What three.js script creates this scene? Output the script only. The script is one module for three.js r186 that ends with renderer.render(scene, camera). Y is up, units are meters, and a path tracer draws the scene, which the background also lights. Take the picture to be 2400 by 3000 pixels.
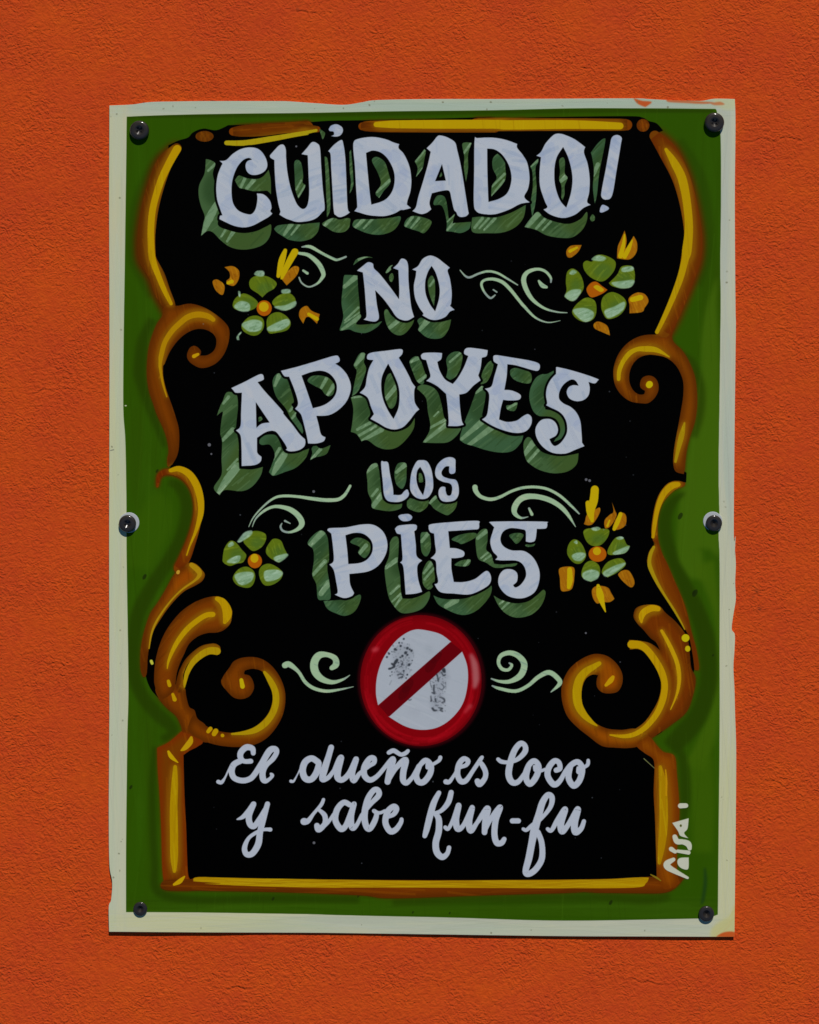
import * as THREE from 'three';
import { mergeGeometries } from 'three/addons/utils/BufferGeometryUtils.js';
import { Sky } from 'three/addons/objects/Sky.js';
import { Brush, Evaluator, SUBTRACTION } from 'three-bvh-csg';
import { createNoise2D } from 'simplex-noise';

// ---------------------------------------------------------------- camera, sky, sun, exposure
const CY = 1.5;                       // height of the sign's middle above the pavement
const scene = new THREE.Scene();
const camera = new THREE.PerspectiveCamera(23.19, 819 / 1024, 0.05, 4000);
camera.position.set(0, CY, 1.2014);
camera.lookAt(0, CY, 0);

const sunDir = new THREE.Vector3(0.15, 0.77, 0.64).normalize();
const sky = new Sky();
sky.name = 'sky';
sky.scale.setScalar(3000);
sky.material.uniforms.sunPosition.value.copy(sunDir);
sky.material.uniforms.turbidity.value = 2;
sky.material.uniforms.rayleigh.value = 0.15;
sky.material.uniforms.mieCoefficient.value = 0.0015;
sky.userData.kind = 'structure';
scene.add(sky);
scene.environmentIntensity = 0.1;

const sun = new THREE.DirectionalLight(new THREE.Color(1, 0.965, 0.91), 5);
sun.name = 'sun';
sun.position.copy(sunDir).multiplyScalar(4).add(new THREE.Vector3(0, CY, 0));
sun.target.position.set(0, CY, 0);
sun.castShadow = true;
sun.shadow.radius = 3;
sun.shadow.mapSize.set(2048, 2048);
Object.assign(sun.shadow.camera, { left: -0.5, right: 0.5, top: 0.5, bottom: -0.5, near: 0.5, far: 8 });
scene.add(sun, sun.target);

const renderer = new THREE.WebGLRenderer({ antialias: true });
renderer.toneMapping = THREE.LinearToneMapping;
renderer.toneMappingExposure = 0.49;
renderer.shadowMap.enabled = true;

// ---------------------------------------------------------------- helpers
const LIT = [0.505, 0.555, 0.565];     // what a white surface shows under this light and exposure
let seed = 7;
const rnd = () => { seed = (seed + 0x6d2b79f5) | 0; let t = Math.imul(seed ^ (seed >>> 15), 1 | seed); t = (t + Math.imul(t ^ (t >>> 7), 61 | t)) ^ t; return ((t ^ (t >>> 14)) >>> 0) / 4294967296; };
const noise = createNoise2D(rnd), noiseB = createNoise2D(rnd);
const toLin = (c) => { c /= 255; return c <= 0.04045 ? c / 12.92 : ((c + 0.055) / 1.055) ** 2.4; };
const toS = (c) => 255 * Math.min(1, c <= 0.0031308 ? c * 12.92 : 1.055 * c ** (1 / 2.4) - 0.055);
const paint = (r, g, b) => [r, g, b].map((c, i) => Math.round(toS(Math.min(0.86, toLin(c) / LIT[i]))));      // base colour of a paint that photographs as r, g, b
const css = (c, a = 1) => { const p = paint(...c); return `rgba(${p[0]},${p[1]},${p[2]},${a})`; };
const K = 0.000164;                   // metres per unit of the layout below (the panel is 30 x 40 cm)
const X = (x) => (x - 1200) * K, Y = (y) => CY + (1500 - y) * K;
const LEFT = 312, TOP = 280, WIDE = 1850, TALL = 2475;       // the painted face in layout units

// Layout frames: a letter in a path picks the frame that the next points are measured in.
const FR = { A: [300, 270, 2.875], B: [850, 270, 2.875], C: [1400, 270, 2.15625], D: [300, 650, 2.4643], E: [950, 650, 2.875], G: [1500, 650, 2.4643], H: [600, 980, 2.875], I: [1200, 980, 2.875],
  J: [600, 1300, 2.875], K: [1200, 1300, 2.875], L: [850, 1480, 2.15625], M: [780, 1780, 1.91667], N: [300, 1000, 3.08], O: [300, 1650, 2.875], P: [1780, 950, 3.08], Q: [1600, 1650, 2.875],
  R: [600, 2150, 2.875], S: [1150, 2150, 2.875], T: [300, 2150, 2.875], U: [1650, 2150, 2.875], Z: [0, 0, 1] };
function points(text) {
  let f = FR.Z; const out = [];
  for (const w of text.trim().split(/\s+/)) {
    if (FR[w]) { f = FR[w]; continue; }
    const n = w.replace('!', '').split(',').map(Number);
    out.push({ x: f[0] + n[0] / f[2], y: f[1] + n[1] / f[2], r: (n[2] ?? 0) / f[2], c: w.endsWith('!') });
  }
  return out;
}
const cr = (a, b, c, d, t) => 0.5 * (2 * b + (c - a) * t + (2 * a - 5 * b + 4 * c - d) * t * t + (3 * b - a - 3 * c + d) * t * t * t);
function spline(p, steps) {           // an open curve through p (x, y, r)
  const out = [];
  for (let i = 0; i < p.length - 1; i++) {
    const a = p[i - 1] ?? p[i], b = p[i], c = p[i + 1], d = p[i + 2] ?? c;
    for (let k = 0; k < steps; k++) { const t = k / steps; out.push({ x: cr(a.x, b.x, c.x, d.x, t), y: cr(a.y, b.y, c.y, d.y, t), r: Math.max(0.4, cr(a.r, b.r, c.r, d.r, t)) }); }
  }
  out.push({ ...p[p.length - 1] });
  return out;
}
function outline(text, steps = 6) {   // a closed outline, smooth except at points marked !
  let p = points(text);
  const k = p.findIndex((q) => q.c), n = p.length;
  if (k < 0) { const q = [p[n - 2], p[n - 1], ...p, p[0], p[1]], s = spline(q, steps); return s.slice(2 * steps, (n + 2) * steps); }
  p = [...p.slice(k), ...p.slice(0, k + 1)];
  const out = [];
  for (let i = 0; i < n;) {
    let j = i + 1; while (!p[j].c) j++;
    const s = j === i + 1 ? [p[i], p[j]] : spline(p.slice(i, j + 1), steps);
    out.push(...s.slice(0, -1)); i = j;
  }
  return out;
}
const ellipse = (x, y, rx, ry, n = 40, f = 'Z') => Array.from({ length: n }, (_, i) => { const a = i / n * Math.PI * 2; return { x: FR[f][0] + (x + Math.cos(a) * rx) / FR[f][2], y: FR[f][1] + (y + Math.sin(a) * ry) / FR[f][2] }; });

// ---------------------------------------------------------------- the painting: every stroke goes on one canvas, and each painted piece also becomes a paint film of its own
const CW = 1532, CH = 2048;
const canvas = document.createElement('canvas'); canvas.width = CW; canvas.height = CH;
const ctx = canvas.getContext('2d');
ctx.setTransform(CW / WIDE, 0, 0, CH / TALL, -LEFT * CW / WIDE, -TOP * CH / TALL);
const trace = (p) => { ctx.moveTo(p[0].x, p[0].y); for (let i = 1; i < p.length; i++) ctx.lineTo(p[i].x, p[i].y); ctx.closePath(); };
function ribbon(p) {                  // left and right edge of a brush stroke
  const l = [], r = [];
  for (let i = 0; i < p.length; i++) {
    const a = p[Math.max(0, i - 1)], b = p[Math.min(p.length - 1, i + 1)], d = Math.hypot(b.x - a.x, b.y - a.y) || 1, nx = -(b.y - a.y) / d, ny = (b.x - a.x) / d;
    l.push({ x: p[i].x + nx * p[i].r, y: p[i].y + ny * p[i].r }); r.push({ x: p[i].x - nx * p[i].r, y: p[i].y - ny * p[i].r });
  }
  return [l, r];
}
function pathOf(s) {
  ctx.beginPath();
  if (s.poly) { trace(s.poly); for (const h of s.holes) trace(h); return; }
  const [l, r] = ribbon(s.line);
  for (let i = 0; i < l.length - 1; i++) trace([l[i], l[i + 1], r[i + 1], r[i]].reduce((q, v) => (q.push(v), q), []));
  for (const e of s.line) { ctx.moveTo(e.x + e.r, e.y); ctx.arc(e.x, e.y, e.r, 0, 7); }
}
const poly = (text, ...holes) => ({ poly: typeof text === 'string' ? outline(text) : text, holes: holes.map((h) => (typeof h === 'string' ? outline(h) : h)) });
const line = (text, steps = 5) => ({ line: spline(points(text), steps) });
function box(s) { const p = s.poly ?? s.line, m = s.poly ? 0 : 12; let a = 1e9, b = 1e9, c = -1e9, d = -1e9; for (const q of p) { a = Math.min(a, q.x); b = Math.min(b, q.y); c = Math.max(c, q.x); d = Math.max(d, q.y); } return [a - m, b - m, c + m, d + m]; }
function fill(s, colour, alpha = 1) {
  ctx.fillStyle = css(colour, alpha);
  if (s.poly) { pathOf(s); ctx.fill('evenodd'); return; }
  const [l, r] = ribbon(s.line);
  for (let i = 0; i < s.line.length; i++) {
    const e = s.line[i];
    ctx.beginPath(); ctx.arc(e.x, e.y, e.r, 0, 7); ctx.fill();
    if (i) { ctx.beginPath(); trace([l[i - 1], l[i], r[i], r[i - 1]]); ctx.fill(); }
  }
}
function within(s, draw) {            // draws inside a piece only
  ctx.save();
  if (s.poly) { ctx.beginPath(); trace(s.poly); for (const h of s.holes) trace(h); ctx.clip('evenodd'); }
  else { const [l, r] = ribbon(s.line); ctx.beginPath(); trace([...l, ...r.reverse()]); ctx.clip(); }
  draw(); ctx.restore();
}
function bristles(s, light, dark, angle, n, alpha = 0.12, wide = 3) {   // brush marks
  const [a, b, c, d] = box(s), L = Math.hypot(c - a, d - b);
  within(s, () => {
    for (let i = 0; i < n; i++) {
      const x = a + rnd() * (c - a), y = b + rnd() * (d - b), len = L * (0.08 + 0.3 * rnd()), t = angle + (rnd() - 0.5) * 0.25;
      ctx.strokeStyle = css(rnd() < 0.5 ? light : dark, alpha * (0.4 + rnd())); ctx.lineWidth = wide * (0.4 + rnd());
      ctx.beginPath(); ctx.moveTo(x - Math.cos(t) * len / 2, y - Math.sin(t) * len / 2);
      ctx.quadraticCurveTo(x + (rnd() - 0.5) * 6, y + (rnd() - 0.5) * 6, x + Math.cos(t) * len / 2, y + Math.sin(t) * len / 2); ctx.stroke();
    }
  });
}
function soft(text, colour, alpha, blur) {                              // a thinned, feathered stroke of paint
  ctx.save(); ctx.filter = `blur(${Math.max(2, blur * 0.55)}px)`; ctx.globalAlpha = alpha;
  const p = spline(points(text), 5);
  const [l, r] = ribbon(p); ctx.fillStyle = css(colour);
  ctx.beginPath(); trace([...l, ...r.reverse()]); ctx.fill('nonzero'); ctx.restore();
}

// pieces that become meshes: [name, layer, shapes, parent]
const pieces = [];
const piece = (name, layer, shapes, parent) => { const p = { name, layer, shapes: [].concat(shapes), parent }; pieces.push(p); return p; };

const WHITE = [163, 176, 190], CREAM = [182, 183, 154], GREEN = [41, 76, 1], DEEP = [34, 58, 1], BLACK = [0, 0, 0], BROWN = [110, 54, 2], UMBER = [76, 36, 1], GOLD = [170, 138, 3], AMBER = [150, 88, 4];
const LEAF = [60, 90, 52], LEAFDARK = [38, 64, 32], LEAFLIGHT = [112, 152, 108], OLIVE = [86, 108, 18], PALE = [136, 174, 146], SPRIG = [144, 176, 140], RED = [120, 2, 10];

// --- panel, cream primer
const panelText = 'Z 320,308! 387,305 439,298 520,296 613,295 804,295 850,296 920,301 1006,306 1058,299 1107,292 1267,289 1450,289 1632,288 1855,287 1900,289 1960,292 2030,294 2060,294 2096,288 2154,289! 2156,363 2154,600 2156,900 2157,960 2154,1210 2151,1560 2156,1570 2153,1592 2157,1650 2155,1708 2157,1755 2150,1800 2145,1843 2154,1860 2153,1905 2150,1955 2153,2020 2155,2100 2158,2200 2157,2400 2155,2570 2153,2746! 1900,2745 1650,2744 1284,2739 1000,2735 900,2734 600,2733 319,2731! 318,2658 325,2637 328,2585 320,2535 318,2400 319,2200 320,2000 319,1600 320,1200 320,900 319,600';
const face = poly(panelText);
ctx.fillStyle = css(CREAM); ctx.fillRect(LEFT, TOP, WIDE, TALL);
const wash = (x0, y0, x1, y1, c, n, vertical) => { for (let i = 0; i < n; i++) { ctx.fillStyle = css(c, 0.05 + 0.12 * rnd()); const x = x0 + rnd() * (x1 - x0), y = y0 + rnd() * (y1 - y0), a = 6 + rnd() * 14, b = 80 + rnd() * 260; ctx.beginPath(); ctx.ellipse(x, y, vertical ? a : b, vertical ? b : a, 0, 0, 7); ctx.fill(); } };
wash(320, 290, 2150, 330, [150, 172, 154], 110, false); wash(320, 345, 375, 1100, [190, 180, 146], 70, true); wash(320, 1100, 375, 1800, [188, 184, 142], 60, true); wash(320, 340, 375, 2740, [164, 182, 156], 60, true);
wash(2105, 300, 2160, 1500, [158, 172, 160], 70, true); wash(2140, 290, 2160, 1200, [196, 196, 158], 40, true); wash(2105, 2300, 2160, 2740, [186, 182, 140], 40, true); wash(320, 2680, 900, 2745, [186, 186, 138], 60, false); wash(700, 2690, 2100, 2745, [156, 170, 152], 70, false);
bristles(poly('Z 314,282! 2160,282! 2160,340! 314,340!'), [190, 200, 185], [140, 155, 140], 0, 120, 0.14, 2);
bristles(poly('Z 314,2675! 2160,2690! 2160,2752! 314,2752!'), [196, 200, 175], [140, 150, 130], 0, 120, 0.14, 2);
bristles(poly('Z 314,300! 372,300! 372,2740! 314,2740!'), [196, 196, 170], [148, 158, 136], Math.PI / 2, 120, 0.12, 2);
bristles(poly('Z 2106,300! 2160,300! 2160,2740! 2106,2740!'), [190, 196, 176], [142, 150, 136], Math.PI / 2, 120, 0.12, 2);

// --- green ground
const ground = poly('Z 371,341! 500,336 700,332 900,330 1163,325 1450,322 1725,316 2097,318! 2102,330 2112,400 2113,600 2111,770 2112,900 2109,1150 2106,1372 2108,1500 2106,1566 2109,1650 2109,1900 2109,2150 2106,2460 2104,2680! 2070,2692 2043,2692 1650,2698 1325,2689 1000,2682 900,2679 578,2674 369,2673! 369,2500 371,2300 373,2150 376,1998 371,1650 370,1455 367,1292 361,1195 362,1000 365,800 369,513');
fill(ground, GREEN);
within(ground, () => {
  for (let i = 0; i < 90; i++) { ctx.fillStyle = css(rnd() < 0.55 ? [54, 92, 6] : [40, 70, 2], 0.10); ctx.beginPath(); ctx.ellipse(380 + (i % 2) * 1690 + rnd() * 90, 340 + rnd() * 2330, 10 + 26 * rnd(), 120 + 200 * rnd(), (rnd() - 0.5) * 0.2, 0, 7); ctx.fill(); }
  for (let i = 0; i < 60; i++) { ctx.fillStyle = css(rnd() < 0.5 ? [52, 88, 8] : [38, 64, 2], 0.12); ctx.beginPath(); ctx.ellipse(380 + rnd() * 1700, 2630 + rnd() * 50, 160 + 160 * rnd(), 6 + 10 * rnd(), 0, 0, 7); ctx.fill(); }
  soft('P 990,-420,6 950,-200,40 930,100,75 930,500,90 890,1000,140 850,1500,190 820,2100,190 Q 1330,0,110', [60, 94, 8], 0.9, 10);
  soft('Q 1330,0,90 1440,400,30 1450,800,20 1430,1200,40 1350,1500,70 1250,1725,80', [58, 92, 6], 0.85, 10);
  soft('U 1150,200,110 1180,600,100 1180,1000,80', [54, 88, 4], 0.75, 12);
  soft('N 420,1420,90 480,1500,140 460,1650,170 360,1850,150 330,2050,110', [48, 84, 2], 0.75, 14);
  // thinned dark green that rounds the ground off along the scrolls
  soft('A 480,520,30 350,760,40 270,1000,40 250,1250,45 250,1400,40 D 300,420,40 350,540,30', DEEP, 0.5, 9);
  soft('D 360,700,30 290,860,40 270,1050,45 N 340,320,55 400,520,45 460,680,40 530,860,30 560,960,20', DEEP, 0.85, 9);
  soft('N 600,1265,30 690,1310,50 745,1400,55 765,1520,58 740,1680,60 690,1820,60 610,1960,60 520,2100,60 O 380,260,60 300,430,60 265,620,55 255,800,55 270,960,55 330,1110,55 430,1240,55 540,1340,55 600,1420,40 500,1490,30', DEEP, 0.9, 8);
  soft('T 440,110,20 420,400,30 425,800,30 440,1100,30 470,1330,40 800,1400,30 R 600,1385,30 1300,1400,30', DEEP, 0.85, 8);
  soft('S 0,1420,30 800,1395,26 1725,1380,30 U 700,1400,40 900,1370,30', DEEP, 0.7, 9);
  soft('C 1270,300,30 1390,520,45 1440,760,45 1440,1000,50 G 1395,280,45 1340,460,35', DEEP, 0.45, 9);
  soft('P 640,260,16 760,320,24 830,500,36 850,640,36 830,820,40 780,1020,30', DEEP, 0.7, 9);
  soft('P 700,1520,10 600,1590,40 530,1720,55 520,1860,60 550,2000,60 600,2156,50 Q 1110,60,50 1190,230,60 1280,420,70 1345,620,75 1370,820,75 1370,1000,75 1330,1170,75 1260,1320,80 1150,1450,85 1040,1560,70', DEEP, 0.9, 8);
  soft('U 930,40,30 1010,220,40 1030,420,45 1030,600,40 1010,760,20', DEEP, 0.8, 9);
  soft('U 1195,1130,8 1200,1250,16 1180,1400,14 1165,1440,6', [24, 56, 20], 0.8, 5);
  soft('Z 372,338,6 900,334,7 1700,324,6 2090,324,5', DEEP, 0.8, 4);
});
bristles(ground, [62, 100, 14], [30, 54, 0], Math.PI / 2, 260, 0.12, 3);
for (const [x, y, a] of [[423, 1690, 9], [1994, 1512, 11], [2037, 1738, 12], [2034, 1736, 8], [383, 2307, 7], [800, 2634, 6], [460, 1380, 6], [1920, 2070, 6], [2090, 1920, 4], [1050, 2626, 5], [1790, 2645, 8], [1210, 2674, 4], [1318, 2676, 4]]) { ctx.fillStyle = css([22, 36, 6], 0.75); ctx.beginPath(); ctx.ellipse(x, y, a * 0.55, a, 0.5, 0, 7); ctx.fill(); }

// --- black field inside the scrollwork
const field = poly('A 555,445! 640,405 720,380 765,335 850,305 960,318 1060,275! 1725,255 B 0,265 300,240 560,235 1200,222 1725,205 C 0,165 500,155 950,150 1040,158 1080,180 1130,195 1172,240! 1110,280 1180,340 1260,470 1330,640 1355,820 1345,1000 G 1270,270 1230,420 1160,590 1080,770! P 440,95 600,300 700,420 730,600 715,780 680,980 650,1150 650,1280 716,1340! 712,1425! 600,1440 500,1530 440,1660 420,1800 415,1920 420,2000 390,2080 Q 880,0 930,130 1020,280 1120,430 1200,560 1260,740 1250,900! 1180,1100 1000,1400 860,1500 930,1640 U 800,300 810,600 820,900 830,1240! 0,1240 S 800,1250 0,1255 R 800,1255 0,1240 T 650,1240! 640,900 620,500 600,150 760,40 O 700,1380 520,1180 455,1120 400,1050 365,950 360,830 370,700 420,560 500,430 600,300 700,200 800,80 N 770,1990 830,1800 870,1600 870,1450 830,1320 760,1220 670,1180 600,1190! 615,1120 640,1000 640,850 600,700 540,550 490,400 470,220 D 420,950 500,820 620,700 520,620! 440,500 370,350 330,180 A 410,1050 460,800 540,620');
fill(field, BLACK);
ctx.lineJoin = 'round';
piece('green_ground', 1, ground); piece('black_field', 2, field);

// --- gold scrollwork
let goldCount = 0;
const goldShapes = [];
function gold(name, shape, opts = {}) {
  const { c = BROWN, edge = UMBER, lift = AMBER, angle = 1.4, feather = 3.5 } = opts;
  ctx.save(); ctx.beginPath(); ctx.rect(0, 0, 2400, 3000); trace(field.poly); ctx.clip('evenodd'); ctx.filter = `blur(${feather}px)`; fill(shape, edge, 0.95); ctx.restore();
  fill(shape, c);
  within(shape, () => {
    ctx.save(); ctx.filter = 'blur(7px)'; ctx.lineWidth = 20; ctx.strokeStyle = css(edge, 0.95); ctx.beginPath(); if (shape.poly) trace(shape.poly); else { const [l, r] = ribbon(shape.line); trace([...l, ...r.reverse()]); } ctx.stroke(); ctx.restore();
  });
  bristles(shape, lift, edge, angle, 46, 0.17, 5);
  goldShapes.push(shape);
  piece(name, 3 + 0.2 * (goldCount++ % 4), shape, null);
}
function blend(s, c, wide, alpha) {   // the highlight is worked into the wet brown on both sides
  const w = { line: s.line.map((q) => ({ x: q.x, y: q.y, r: q.r * wide + 3 })) }, [a, b, d, e] = box(w);
  for (const g of goldShapes) {
    const [ga, gb, gd, ge] = box(g); if (ga > d || gd < a || gb > e || ge < b) continue;
    within(g, () => { ctx.save(); ctx.filter = 'blur(5px)'; fill(w, c, alpha); ctx.restore(); bristles(w, [168, 122, 8], [96, 58, 2], Math.atan2(s.line[s.line.length - 1].y - s.line[0].y, s.line[s.line.length - 1].x - s.line[0].x), 14, 0.25, 4); });
  }
}
const stripe = (text, c = GOLD) => { const s = line(text); blend(s, [126, 84, 5], 1.55, 0.45); fill(s, c); bristles(s, [188, 158, 12], [140, 108, 2], 1.5, 26, 0.28, 3); piece('gold_highlight', 4 + 0.15 * (goldCount++ % 3), s); };
const dab = (text, c = GOLD) => { const s = line(text); fill(s, c); piece('gold_highlight', 4.5 + 0.1 * (goldCount++ % 3), s); };

gold('gold_scroll', line('A 625,470,42 520,600,66 445,800,70 395,1000,72 370,1200,74 372,1330,73 385,1420,72 D 392,390,58 430,500,58 475,590,48 490,640,40'), { c: [88, 48, 2], edge: [78, 36, 1], feather: 9 });
gold('gold_scroll', poly('D 440,625 470,600 540,605 640,590 760,630 880,720 918,800 890,930 820,1020 720,1055 640,1020 610,970 630,910 670,895 710,930 705,965! 760,960 810,920 822,850 790,800 720,772 640,785 560,840 490,930 450,1020 N 545,230 550,330 580,450 620,560 660,680 690,800 690,950 670,1040 630,1110! 590,1130 585,1060 597,990 580,880 545,780 490,660 460,570 420,450 400,300 D 326,960 345,860 390,740 430,680'), {});
gold('gold_scroll', line('N 495,1310,10 512,1215,20 570,1180,24 650,1185,26 740,1225,32 815,1310,36 855,1420,38 862,1540,38 838,1680,40 795,1820,44 745,1950,50 690,2050,46'), { edge: [96, 36, 1] });
gold('gold_leaf', poly('O 640,60 700,20 740,-5 790,10 840,60 862,100 840,150 780,190 700,230 640,280 560,370 490,470 430,570 398,680 380,800 372,930 345,960 322,900 318,800 325,700 350,580 400,430 460,340 510,260 560,170 600,100'), { c: [134, 66, 2] });
gold('gold_scroll', poly('O 610,1020 690,1050 705,1120 730,1210 775,1240 800,1310 870,1370 900,1500 820,1500 690,1440 660,1370 620,1290 540,1220 480,1150 445,1060 500,1000'), { feather: 4 });
gold('gold_leaf', poly('O 820,310 900,285 985,283 1050,330 1088,390 1090,440 1075,510 1020,565 960,585 880,590 800,620 730,680 690,760 650,850 625,930 612,1030 590,1090 500,1150 460,1090 440,1030 435,980 440,870 460,760 500,640 560,530 650,420 740,350'), { c: [112, 54, 2], angle: 2.3 });
gold('gold_leaf', poly('O 690,1060 680,950 720,850 800,775 880,730 960,775 990,740 990,705 960,682 920,678 840,695 770,740 700,810 660,880 640,930 618,1030 640,1090'), { angle: 2.2 });
gold('gold_scroll', poly('O 770,1270 800,1310 870,1370 960,1410 1080,1430 1200,1420 1300,1370 1390,1280 1430,1180 1430,1080 1400,980 1350,915 1270,890 1200,905! 1195,935 1240,950 1270,1000 1275,1060 1240,1120 1180,1145 1110,1135 1050,1080 1000,1010 1020,950 1070,880 1110,825 1200,793 1320,800 1420,860 1500,970 1540,1100 1530,1240 1480,1360 1390,1470 1280,1530 1150,1550 1000,1540 880,1510 800,1480 720,1400'), { c: [112, 56, 2] });
gold('gold_pillar', poly('T 665,-20! 840,60 800,110 740,140 682,180! 690,500 705,800 718,1150 735,1225! 735,1320! 530,1315! 505,1150 495,800 480,500 465,300 460,120! 560,70'), { c: [104, 54, 2], edge: [110, 40, 1] });
gold('gold_bar', poly('T 520,1240 735,1226 R 0,1216 800,1226 1725,1234 S 800,1234 1725,1226 U 720,1206 1000,1190 985,1262 870,1338 600,1345 0,1335 S 1725,1335 800,1362 0,1388 R 1300,1362 600,1335 0,1325 T 900,1322 530,1318'), { c: [104, 48, 2], angle: 0 });
gold('gold_scroll', poly('P 705,1430! 650,1415 590,1418 530,1450 470,1530 430,1640 405,1780 398,1880 412,1950 428,1985 385,2040 365,2100 Q 855,0 880,80 930,180 1000,290 1080,400 1150,520 1205,620 1238,780 1252,900! 1290,890 1270,740 1222,560 1190,420 1150,300 1080,140 1020,0 P 500,2080 462,1960 452,1850 460,1740 492,1630 550,1550 620,1490 690,1462'), { c: [108, 52, 2], edge: [92, 40, 1] });
gold('gold_scroll', poly('P 440,92! 350,95 260,120 170,180 100,270 60,380 55,470 75,560 130,640 210,695 300,712 370,710 430,660 462,590 455,520 420,475 370,462 320,480 298,520 300,570 340,600! 330,630 280,630 230,590 200,520 200,440 230,360 290,300 370,275 450,280 530,300 600,350 650,420 685,520 685,650 665,780 640,920 615,1050 598,1170 597,1270 620,1330 690,1352! 700,1300 715,1150 745,1020 790,880 810,740 808,600 790,470 740,340 680,240 600,160 585,90 620,0! 500,-20! 470,50'), { c: [118, 62, 3] });
gold('gold_leaf', poly('Q 740,430 760,380 820,355 900,350 960,365 1010,420 1080,480 1150,560 1195,640 1212,760 1225,880 1262,980 1235,1130 1180,1260 1060,1360 960,1430 880,1480 780,1500! 750,1400! 830,1340 890,1260 945,1160 970,1060 965,960 930,860 860,770 780,725 708,728! 700,648! 790,655 870,672 920,700 962,735! 930,670 880,630 820,560 780,520 745,470'), { c: [104, 46, 2] });
gold('gold_scroll', poly('Q 440,945! 390,940 340,970 310,1030 298,1110 310,1200 350,1280 420,1350 520,1395 640,1405 750,1395 850,1440! 790,1535 700,1558 580,1555 470,1540 360,1460 260,1380 180,1290 140,1180 130,1070 150,980 200,890 280,820 370,775 440,765 520,785 590,840 635,910 648,980 630,1050 590,1090 510,1098 460,1080 430,1040 428,985'), { c: [134, 70, 2] });
gold('gold_pillar', poly('U 620,105 640,60 720,20 800,110 850,155 940,190 960,350 980,600 975,800 960,1000 965,1200 978,1262 860,1310 790,1200! 785,1000 775,700 765,500 772,300! 760,215 690,165'), { c: [124, 64, 2], edge: [96, 42, 1] });
gold('gold_scroll', line('C 1120,275,34 1205,380,58 1285,540,56 1335,720,54 1362,900,56 1350,1040,62 G 1265,380,62 1220,510,58 1160,670,52 1100,790,46'), { c: [104, 56, 3], edge: [92, 38, 1], feather: 9 });
gold('gold_bar', line('A 1100,330,34 1180,325,48 1350,315,52 1520,300,46 1725,288,44 B 120,300,36 230,310,26'), { angle: 0, feather: 4 });
gold('gold_bar', line('B 595,285,16 680,285,46 1200,285,52 1725,285,52 C 0,203,42 500,203,40 900,204,38 935,206,30'), { angle: 0, feather: 4 });
gold('gold_bead', poly(ellipse(860, 370, 76, 45, 28, 'A')), { c: [120, 76, 10], feather: 2 });
gold('gold_bead', poly(ellipse(1045, 208, 40, 40, 28, 'C')), { c: [150, 74, 8], feather: 2 });

stripe('A 630,475,34 560,600,32 490,750,30 430,950,28 410,1100,28 408,1250,28 420,1400,28 D 408,400,20 450,500,18 495,590,13');
stripe('D 800,705,16 760,680,20 690,668,22 620,685,21 560,730,20 500,790,19 450,870,18 425,960,17 N 522,190,15 522,250,13 545,380,10 580,500,6', [160, 122, 4]);
dab('D 660,970,14 690,955,10', [176, 140, 6]);
stripe('N 615,1165,18 690,1150,26 780,1195,32 845,1290,34 880,1400,32 890,1500,28 880,1590,24 840,1720,14 790,1840,8 760,1930,6');
stripe('O 750,15,20 800,55,24 818,95,18 780,145,10 680,215,8 600,290,7 520,390,8 450,500,9 412,600,8 392,720,5', [158, 126, 12]);
dab('O 635,80,14 640,70,12', [186, 140, 40]);
stripe('O 965,300,18 1010,325,30 1045,385,38 1050,445,36 1030,500,14');
stripe('O 930,432,22 870,440,22 790,490,22 710,560,22 640,650,20 590,740,16 555,830,10 545,890,4');
stripe('O 965,742,32 900,740,30 830,775,28 760,840,24 715,920,20 695,1000,14 690,1045,6', [160, 134, 6]);
dab('O 555,995,14 565,1030,16'); dab('O 592,1105,12 608,1150,18'); dab('O 410,825,12 418,845,12', [196, 190, 60]);
stripe('O 1365,920,12 1410,985,24 1455,1080,28 1460,1180,28 1430,1270,28 1370,1350,28 1290,1405,26 1200,1430,18 1090,1440,8', [158, 134, 6]);
dab('O 1170,985,16 1180,1040,20', [190, 160, 8]);
dab('O 890,1420,16 910,1395,18'); dab('O 940,1440,20 955,1415,22'); dab('O 1010,1452,14 1012,1454,14');
stripe('T 612,280,16 608,420,28 600,620,32 602,820,34 604,1040,32 606,1160,14', [160, 130, 2]);
dab('T 555,150,10 580,195,18 635,243,5', [176, 148, 4]); dab('T 748,30,10 738,70,24 695,120,20 662,142,6', [172, 140, 10]); dab('T 692,1203,6 650,1245,20 602,1272,10', [180, 146, 4]);
const barHigh = poly('T 765,1245! 790,1210 1000,1212 R 600,1222 1725,1238 S 800,1236 1725,1228 U 600,1212 725,1212! 700,1260 600,1298 0,1303 S 1000,1302 0,1297 R 1000,1298 400,1285 0,1265 T 1000,1262');
fill(barHigh, [162, 130, 2]); bristles(barHigh, [186, 156, 14], [136, 100, 2], 0, 150, 0.25, 3); piece('gold_highlight', 4, barHigh);
stripe('P 102,495,16 108,420,19 140,340,20 200,262,22 270,225,20 350,222,26 430,228,24 500,258,14 560,295,5', [166, 140, 6]);
stripe('P 697,890,8 672,1000,24 642,1120,19 615,1240,11', [150, 126, 8]);
dab('P 376,548,28 382,540,30', [192, 164, 8]);
stripe('P 640,1445,22 580,1460,30 520,1515,28 475,1600,24 445,1700,20 425,1820,18 412,1920,14', [168, 136, 4]);
stripe('P 420,2010,12 392,2070,16 380,2140,16 Q 880,40,18 930,150,14 1000,270,10 1080,395,10 1140,500,7 1170,560,4', [150, 130, 12]);
stripe('Q 945,385,22 890,380,28 830,410,28 805,450,24 805,500,8', [174, 138, 4]);
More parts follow.
